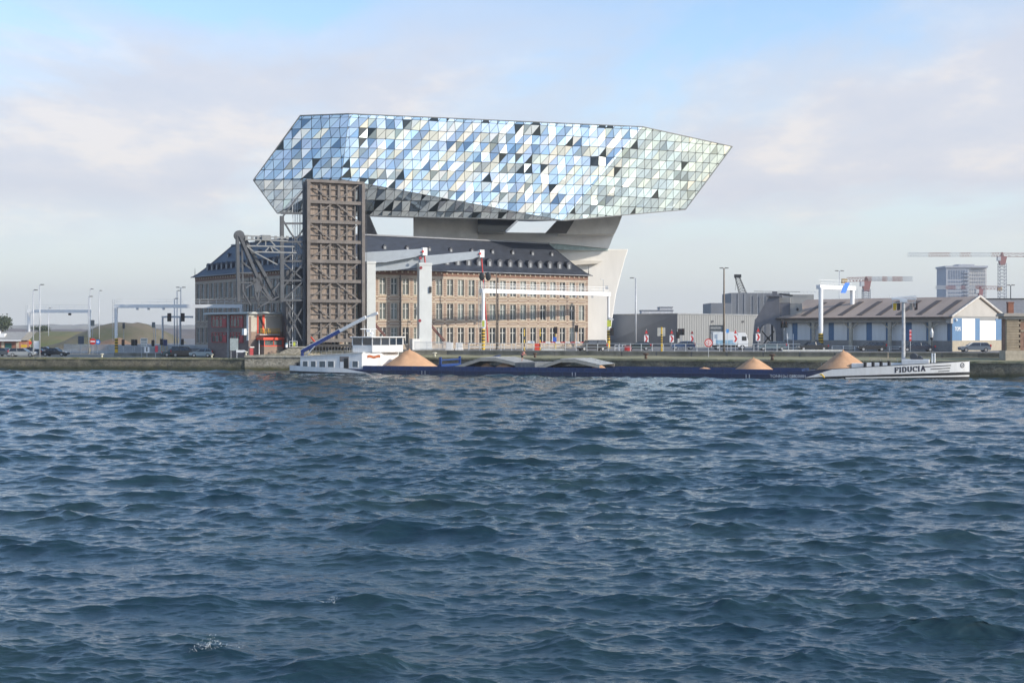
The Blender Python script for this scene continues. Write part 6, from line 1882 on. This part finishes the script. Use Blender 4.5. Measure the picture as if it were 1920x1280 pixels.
board('blue_sign', 'small blue sign above the white lorry', 'sign', 1364, 617, 624, .5, 256, HZ, mat('mid_blue', (0.08, 0.3, 0.7), .4), 1)
def tlight(label, col, D, row, z0, yel=False, two=False):
    t = thing('traffic_light', label, 'traffic light', (px(col, D), D, z0), 0, 'traffic lights')
    z = pz(row, D) - z0
    MB().tube((0, 0, 0), (0, 0, z + .6), .07, .07, 8).build('post', yellow if yel else galv, t)
    for x in ((-.35, .35) if two else (0,)): signal(t, x, -.1, z, .95)
for a_ in ((1042, 262, 619, HZ, 'yellow-posted traffic light before the brick facade', True, False), (1081, 266, 616, HZ, 'traffic light near the right end of the brick facade', False, False), (1277, 272, 622, HZ, 'pair of dark lamps before the light grey hall, taller one', False, True), (1271, 266, 628, HZ, 'shorter dark lamp left of the pair before the grey hall', False, False),
           (231, 288, 642, 2.2, 'small traffic light right of the gantry post under the mound', False, False), (252, 288, 642, 2.2, 'pair of small traffic lights in the middle of the left fence', False, True), (287, 286, 643, 2.2, 'small traffic light near the lifebuoy board', False, False), (303, 285, 641, 2.2, 'yellow-posted light left of the blue and yellow board', True, False), (342, 284, 641, 2.2, 'traffic light left of the control building', False, False), (1470, 258, 608, HZ, 'pair of lamps on thin posts under the harbour crane', False, True)):
    tlight(a_[4], a_[0], a_[1], a_[2], a_[3], a_[5], a_[6])
for c, l in ((983, 'thin yellow and black marker post left of the barrier'), (1012.5, 'second yellow marker post, at the orange barrier box')):
    t = thing('marker_post', l, 'post', (px(c, 254), 254, HZ)); zq = pz(617, 254) - HZ
    for k in range(6): MB().tube((0, 0, zq * k / 6), (0, 0, zq * (k + 1) / 6), .1, .1, 10).build('band', black if (k % 2 and k < 4) else yellow, t)
t = thing('road_barrier', 'red and white road barrier arm with orange box', 'barrier', (px(1008, 255), 255, HZ))
MB().box(-.55, .55, -.4, .4, 0, 1.35).build('box', orange_red, t)
MB().box(-1.9, -.6, -.3, .3, 1.3, 1.75).build('counterweight', white_paint, t)
for k in range(10): MB().box(.55 + k * .95, .55 + (k + 1) * .95 - .01, -.06, .06, 1.4, 1.58).build('arm_section', white_paint if k % 2 else red, t)
t = thing('blue_marker', 'blue and yellow road sign under the traffic light', 'sign', (px(1040, 255), 255, HZ))
MB().box(-.35, .35, -.05, .05, 1.6, 2.5).build('panel', blue_sign, t); MB().tube((0, .1, 0), (0, .1, 1.6), .12, .12, 10).build('post', yellow, t)
kk = MB().box(px(1015, 252), px(1058, 252), 251.5, 252.5, 3.604, 3.9).build('traffic_island', mat('island_kerb', (0.6, 0.6, 0.55), .8, var=.1)); tag(kk, 'pale kerbed traffic island by the barrier', 'kerb')
kk = MB().box(px(1466, 243), px(1580, 243), 242.4, 243.3, 3.604, 3.85).build('traffic_island', MATS['island_kerb']); tag(kk, 'long pale kerb under the white portal gantry', 'kerb')
for k, (c, l) in enumerate(((843, 'pale concrete block, left of two behind the railing'), (861, 'pale concrete block, right of two behind the railing'))):
    o = MB().box(-.65, .65, -.5, .5, 0, 1.45).box(-.75, .75, -.6, .6, 0, .35).build('concrete_block', pale_concrete, loc=(px(c, 253), 253, HZ + .01), bevel=.05); tag(o, l, 'block')
for c, D, l in ((1500, 256, 'left thin white post under the harbour crane'), ):
    t = thing('white_post', l, 'post', (px(1478, D), D, HZ)); MB().tube((0, 0, 0), (-.25, 0, 3.2), .07).tube((.95, 0, 0), (.95, 0, 3.1), .07).bar((-.2, 0, 2.4), (.95, 0, 2.4), .06).build('frame', white_paint, t)
t = thing('lamp_finial', 'small white lantern on a dark post before the dark saloon', 'lantern', (px(1747, 232), 232, HZ))
MB().tube((0, 0, 0), (0, 0, 2.3), .07).ball((0, 0, 2.35), .28, .28, .25).build('post', black, t)
MB().tube((0, 0, 2.55), (0, 0, 3.4), .2, .32, 10).tube((0, 0, 3.4), (0, 0, 4.2), .3, .05, 10).build('lantern', mat('lantern_white', (0.6, 0.62, 0.62), .4), t)
t = thing('warning_strip', 'slim red and white striped sign on a post in front of the warehouse', 'sign', (px(1707, 236), 236, HZ))
for k in range(6): MB().box(-.18, .18, -.05, .03, 1.9 + k * .33, 1.9 + (k + 1) * .33 - .005).build('band', red if k % 2 == 0 else mat('pink_band', (0.7, 0.35, 0.38), .5), t)
MB().tube((0, .08, 0), (0, .08, 2), .05).build('post', galv, t)

# ------------------------------------------------------------------ vehicles
tyre_me = None
def car(label, col, D, z0, kind, paint, heading, length=4.4, rear_lit=False):
    """side profile extruded with tumblehome; heading +1 faces left in the photo"""
    t = thing('parked_car', label, 'car', (px(col, D), D, z0), heading, 'cars on the quay roads')
    L_ = length; W_ = 1.76; h = 1.45 if kind != 'suv' else 1.75
    x0, x1 = -L_ / 2, L_ / 2                            # front at -x
    sill, belt = .28, .92 if kind != 'suv' else 1.08
    if kind == 'sedan': low = [(x0, .35), (x0, .62), (x0 + .12, .74), (x0 + 1.1, .86), (x0 + 1.45, belt), (x1 - .9, belt + .02), (x1 - .08, .9), (x1, .72), (x1, .38)]
    else: low = [(x0, .35), (x0, .66), (x0 + .12, .8), (x0 + 1.0, .92), (x0 + 1.3, belt), (x1 - .05, belt), (x1, .8), (x1, .38)]
    low = [(x, max(z, sill)) for x, z in low] + [(x1 - .1, sill), (x0 + .1, sill)]
    cab = {'sedan': ((x0 + 1.35, x1 - .75), (x0 + 2.0, x1 - 1.5)), 'hatch': ((x0 + 1.15, x1 - .08), (x0 + 1.9, x1 - .55)), 'estate': ((x0 + 1.3, x1 - .06), (x0 + 2.0, x1 - .35)), 'suv': ((x0 + 1.2, x1 - .06), (x0 + 1.75, x1 - .3))}[kind]
    def loft(prof, ws):
        n = len(prof); b = MB(); vs = []
        for w_, s in ws: vs += [(x * s, w_, .6 + (z - .6) * (1 if abs(w_) < W_ / 2 - .02 else .985)) for x, z in prof]
        fs = [tuple(range(n - 1, -1, -1)), tuple(range(n * (len(ws) - 1), n * len(ws)))]
        for k in range(len(ws) - 1):
            for i in range(n): fs.append((k * n + i, k * n + (i + 1) % n, (k + 1) * n + (i + 1) % n, (k + 1) * n + i))
        return b.add(vs, fs)
    loft(low, [(-W_ / 2, .965), (-W_ / 2 + .12, 1), (W_ / 2 - .12, 1), (W_ / 2, .965)]).build('body', paint, t)
    (b0, b1), (t0, t1) = cab
    wb_, wt_ = W_ / 2 - .04, W_ / 2 - .2
    v = [(b0, -wb_, belt), (b1, -wb_, belt), (b1, wb_, belt), (b0, wb_, belt), (t0, -wt_, h - .06), (t1, -wt_, h - .06), (t1, wt_, h - .06), (t0, wt_, h - .06)]
    MB().add(v, [(0, 1, 5, 4), (1, 2, 6, 5), (2, 3, 7, 6), (3, 0, 4, 7), (4, 5, 6, 7)]).build('cabin_windows', dark_glass, t)
    rfm = MB().prism([(t0 - .02, -wt_ - .02, h - .06), (t1 + .03, -wt_ - .02, h - .06), (t1 - .06, -wt_ + .05, h), (t0 + .12, -wt_ + .05, h)], (0, 2 * wt_ + .04, 0))
    for s in (-1, 1):
        for (pb, ptp) in ((b0, t0), (b1, t1), ((b0 + b1) / 2 + .1, (t0 + t1) / 2 + .1)):
            rfm.bar((pb, s * (wb_ + .005), belt), (ptp, s * (wt_ + .01), h - .05), .07, .06)
    rfm.build('roof', paint, t)
    for wx_ in (x0 + .82, x1 - .82):
        for s in (-1, 1):
            w = MB().tube((0, -.1, 0), (0, .1, 0), .32, .32, 16).build('wheel', rubber, t, (wx_, s * (W_ / 2 - .09), .32))
            MB().tube((0, s * .1, 0), (0, s * .115, 0), .2, .2, 12).build('rim', mat('alloy', (0.5, 0.5, 0.5), .35, .6), w)
    for s in (-1, 1):
        MB().box(x0 - .02, x0 + .15, min(s * .5, s * .86), max(s * .5, s * .86), .6, .74).build('headlight', mat('headlight', (0.6, 0.62, 0.62), .15), t)
        MB().box(x1 - .16, x1 + .02, min(s * .62, s * .885), max(s * .62, s * .885), .72 if kind == 'sedan' else .78, .9 if kind == 'sedan' else 1.15).build('tail_light', mat('tail_light', (0.5, 0.02, 0.03), .25), t)
    MB().box(x1 - .01, x1 + .02, -.26, .26, .5, .62).build('number_plate', white_paint, t)
    t.scale = (1.14,) * 3
    return t
def paint(n, c, metal=.0): return mat('car_' + n, c, .3, metal, var=.03, coat=.6)
blk, slv, nav, dgr, teal, lbl = paint('black', (0.02, 0.021, 0.024)), paint('silver', (0.38, 0.4, 0.41), .4), paint('navy', (0.018, 0.024, 0.045)), paint('dark_green', (0.015, 0.03, 0.025)), paint('teal', (0.04, 0.09, 0.1)), paint('light_blue', (0.3, 0.38, 0.42), .3)
ZL = 2.22
car('silver estate car nearest the camera at the far left', 43, 262, ZL, 'estate', slv, R(183), 4.6)
car('grey car cut by the left picture edge', 10, 268, ZL, 'hatch', paint('grey', (0.12, 0.13, 0.14), .2), R(160))
car('black saloon in the queue right of the tallest left lamp post', 104, 268, ZL, 'sedan', blk, R(175), 4.6)
car('dark car in the queue half hidden behind the silver estate', 70, 276, ZL, 'hatch', nav, R(180))
car('purple-grey car behind the queue at the far left', 86, 284, ZL, 'hatch', paint('purple', (0.06, 0.05, 0.09)), R(180))
car('dark teal car left of the brown van by the fence', 327, 263, ZL, 'sedan', teal, R(200), 4.4)
car('pale blue hatchback beside the control building wall', 377, 258, ZL, 'hatch', lbl, R(10), 3.9)
vn = car('brown-black van parked between the teal and pale blue cars', 346, 262, ZL, 'suv', paint('brown', (0.035, 0.028, 0.026)), R(190), 4.6)
car('black off-roader seen from behind at the right end of the brick facade', 1109, 246.5, HZ + .01, 'suv', blk, R(20), 4.9)
car('dark green car beside the red box behind the railing', 1196, 249, HZ + .01, 'hatch', dgr, R(0), 4.2)
car('blue car passing behind the railing below the pair of lamps', 1280, 262, HZ + .01, 'hatch', paint('blue', (0.03, 0.07, 0.16)), R(0), 4.2)
car('grey-blue estate under the arch of the harbour crane', 1447, 252, HZ + .01, 'estate', paint('grey_blue', (0.12, 0.17, 0.2), .2), R(0), 4.7)
car('long black saloon at the foot of the white portal gantry', 1523, 249, HZ + .01, 'sedan', blk, R(4), 5.0)
car('black hatchback left of the barge mast', 1634, 242, HZ + .01, 'hatch', blk, R(-3), 4.5)
car('dark blue saloon right of the barge mast', 1720, 237, HZ + .01, 'sedan', nav, R(-2), 5.2)
car('silver-blue hatchback in front of the warehouse gable', 1827, 233.5, HZ + .01, 'hatch', paint('silver_blue', (0.2, 0.24, 0.29), .35), R(-3), 4.6)
rb_ = MB().box(-.6, .6, -.4, .4, 0, .8).box(-.65, .65, -.45, .45, .8, .88).build('red_bin', red, loc=(px(1177, 246), 246, HZ + .01)); tag(rb_, 'red box on the road left of the dark green car', 'box')
# white lorry
lr = thing('lorry', 'white box lorry with pale blue side facing right before the grey hall', 'truck', (px(1366, 258), 258, HZ + .01))
MB().box(-3.2, 1.5, -1.1, 1.1, .9, 3.45).build('box_body', mat('lorry_white', (0.68, 0.72, 0.74), .4, var=.05), lr, bevel=.08)
MB().box(-2.6, 1.2, -1.115, -1.102, 1.0, 1.9).build('side_stripe', mat('pale_blue_print', (0.3, 0.5, 0.66), .4, var=.3, scale=.8), lr)
MB().prism([(1.6, -1.05, .6), (3.6, -1.05, .6), (3.65, -1.05, 1.7), (3.3, -1.05, 3.0), (3.0, -1.05, 3.3), (1.6, -1.05, 3.3)], (0, 2.1, 0)).build('cab', white_paint, lr, bevel=.06)
MB().box(2.4, 3.3, -1.07, -1.052, 1.8, 2.6).box(3.45, 3.56, -.9, .9, 1.75, 2.6).build('cab_window', dark_glass, lr)
MB().box(-3.1, 3.2, -.7, .7, .5, .88).build('chassis', black, lr)
for wx_ in (-2.2, 2.5):
    for s in (-1, 1):
        w = MB().tube((0, -.14, 0), (0, .14, 0), .48, .48, 16).build('wheel', rubber, lr, (wx_, s * .92, .48)); MB().tube((0, s * .14, 0), (0, s * .155, 0), .26, .26, 12).build('rim', galv, w)

# bicycles by the facade
def bicycle(label, col, D):
    t = thing('bicycle', label, 'bicycle', (px(col, D), D, HZ + .01), R(15), 'bicycles by the brick facade')
    for x in (-.52, .52):
        w = MB(); n = 18
        for k in range(n):
            a0, a1 = 2 * math.pi * k / n, 2 * math.pi * (k + 1) / n
            w.tube((x + .33 * math.cos(a0), 0, .34 + .33 * math.sin(a0)), (x + .33 * math.cos(a1), 0, .34 + .33 * math.sin(a1)), .02, .02, 5)
        for k in range(6): w.bar((x, 0, .34), (x + .33 * math.cos(k), 0, .34 + .33 * math.sin(k)), .01)
        w.build('wheel', rubber, t)
    MB().path([(-.52, 0, .34), (-.15, 0, .85), (.38, 0, .88), (.0, 0, .3), (-.15, 0, .85)], .02, 6).path([(.38, 0, .88), (.52, 0, .34)], .02, 6).build('frame', black, t)
    MB().box(-.3, -.06, -.07, .07, .92, .98).build('saddle', black, t); MB().tube((.36, -.28, 1.02), (.36, .28, 1.02), .02).tube((.38, 0, .88), (.36, 0, 1.02), .018).build('handlebar', black, t)
for c, D, l in ((1056, 268, 'bicycle right of the yellow traffic light'), (1060, 274, 'bicycle farther back near the facade windows'), (890, 268, 'bicycle under the wide gantry ladder')): bicycle(l, c, D)

# small pavilion and trees at the far left
pv = thing('brick_pavilion', 'small brick pavilion with grey roof at the far left edge', 'building', (px(14, 290), 290, 2.2))
zr = lambda r: pz(r, 290) - 2.2
MB().box(-3.2, 2.6, 0, 6, 0, zr(638)).build('wall', mat('pavilion_brick', (0.28, 0.13, 0.09), .85, var=.2, scale=1.5), pv)
MB().prism([(-3.8, -.8, zr(638)), (3.2, -.8, zr(638)), (3.6, 2.5, zr(622)), (-3.8, 2.5, zr(622))], (0, 5, 0)).build('roof', mat('pavilion_roof', (0.3, 0.3, 0.29), .8, var=.1), pv)
MB().box(-3.9, 3.2, -.9, -.7, zr(639.5), zr(637)).build('fascia', white_paint, pv)
for x in (-1.3, 1.9): MB().box(x, x + .6, -.08, -.005, 0, zr(639.6)).build('stone_pier', cream, pv)
MB().box(-.5, .9, -.06, -.004, 0, zr(643)).build('door', mat('pavilion_green', (0.02, 0.1, 0.09), .4), pv)
MB().box(-3.0, -1.9, .2, 1.2, zr(630), zr(621)).box(-2.7, -.8, .4, 1.6, zr(636), zr(625)).build('roof_box', white_paint, pv)
leaf_m = mat('leaves', (0.045, 0.062, 0.03), .8, var=.4, scale=.8)
bark = mat('bark', (0.08, 0.06, 0.045), .9)
def tree(name, label, col, D, row_top, z0, rx, rz_, n, seed, leaf=.32):
    rr = random.Random(seed)
    t = thing(name, label, 'tree' if 'tree' in name else 'shrub', (px(col, D), D, z0))
    zt = pz(row_top, D) - z0
    zc_ = zt - rz_
    b = MB().tube((0, 0, 0), (0, 0, max(.3, zc_)), .22 * rx / 2.5, .1 * rx / 2.5, 8)
    cl = []
    for k in range(9):
        a_ = rr.uniform(0, 6.28); e = rr.uniform(-.5, .9); r = rr.uniform(.45, .8)
        q = Vector((rx * r * math.cos(a_) * math.cos(e), rx * r * math.sin(a_) * math.cos(e), zc_ + rz_ * r * math.sin(e)))
        cl.append(q); b.tube((0, 0, max(.2, zc_ - rz_ * .5)), q, .07 * rx / 2.5, .02, 6)
    b.build('trunk', bark, t)
    c = MB()
    for _ in range(n):
        q = rr.choice(cl) + Vector((rr.gauss(0, .26) * rx, rr.gauss(0, .26) * rx, rr.gauss(0, .26) * rz_))
        u = Vector((rr.gauss(0, 1), rr.gauss(0, 1), rr.gauss(0, 1))).normalized(); w = u.orthogonal().normalized() * leaf * rr.uniform(.5, 1)
        u = u * leaf * rr.uniform(.6, 1.2)
        c.quad(q - u, q + w, q + u, q - w)
    c.build('crown', leaf_m, t)
tree('shrub_tree', 'dark round tree on the skyline at the left edge', 5, 520, 592, 2.2, 3.0, 3.4, 1500, 3, .4)
tree('shrub', 'dark low bush on the far dyke behind the lamp posts', 77, 560, 611, 4.5, 3.6, 1.4, 900, 4, .35)
tree('shrub', 'dark green bush beside the small pavilion', 43, 300, 632, 2.2, 1.5, 1.6, 700, 6, .22)

# ------------------------------------------------------------------ hazy harbour air round the whole place
hz = MB().box(-3050, 3050, -70, 4060, -7.2, 118).build('haze', None)
hz['kind'] = 'stuff'
hm = bpy.data.materials.new('haze_air'); hm.use_nodes = True
ht = hm.node_tree; ht.nodes.clear()
hv_ = ht.nodes.new('ShaderNodeVolumePrincipled')
hv_.inputs['Color'].default_value = (0.86, 0.9, 0.95, 1)
hv_.inputs['Density'].default_value = 0.00017
hv_.inputs['Anisotropy'].default_value = 0.25
ho = ht.nodes.new('ShaderNodeOutputMaterial'); ht.links.new(hv_.outputs[0], ho.inputs['Volume'])
hz.data.materials.append(hm)
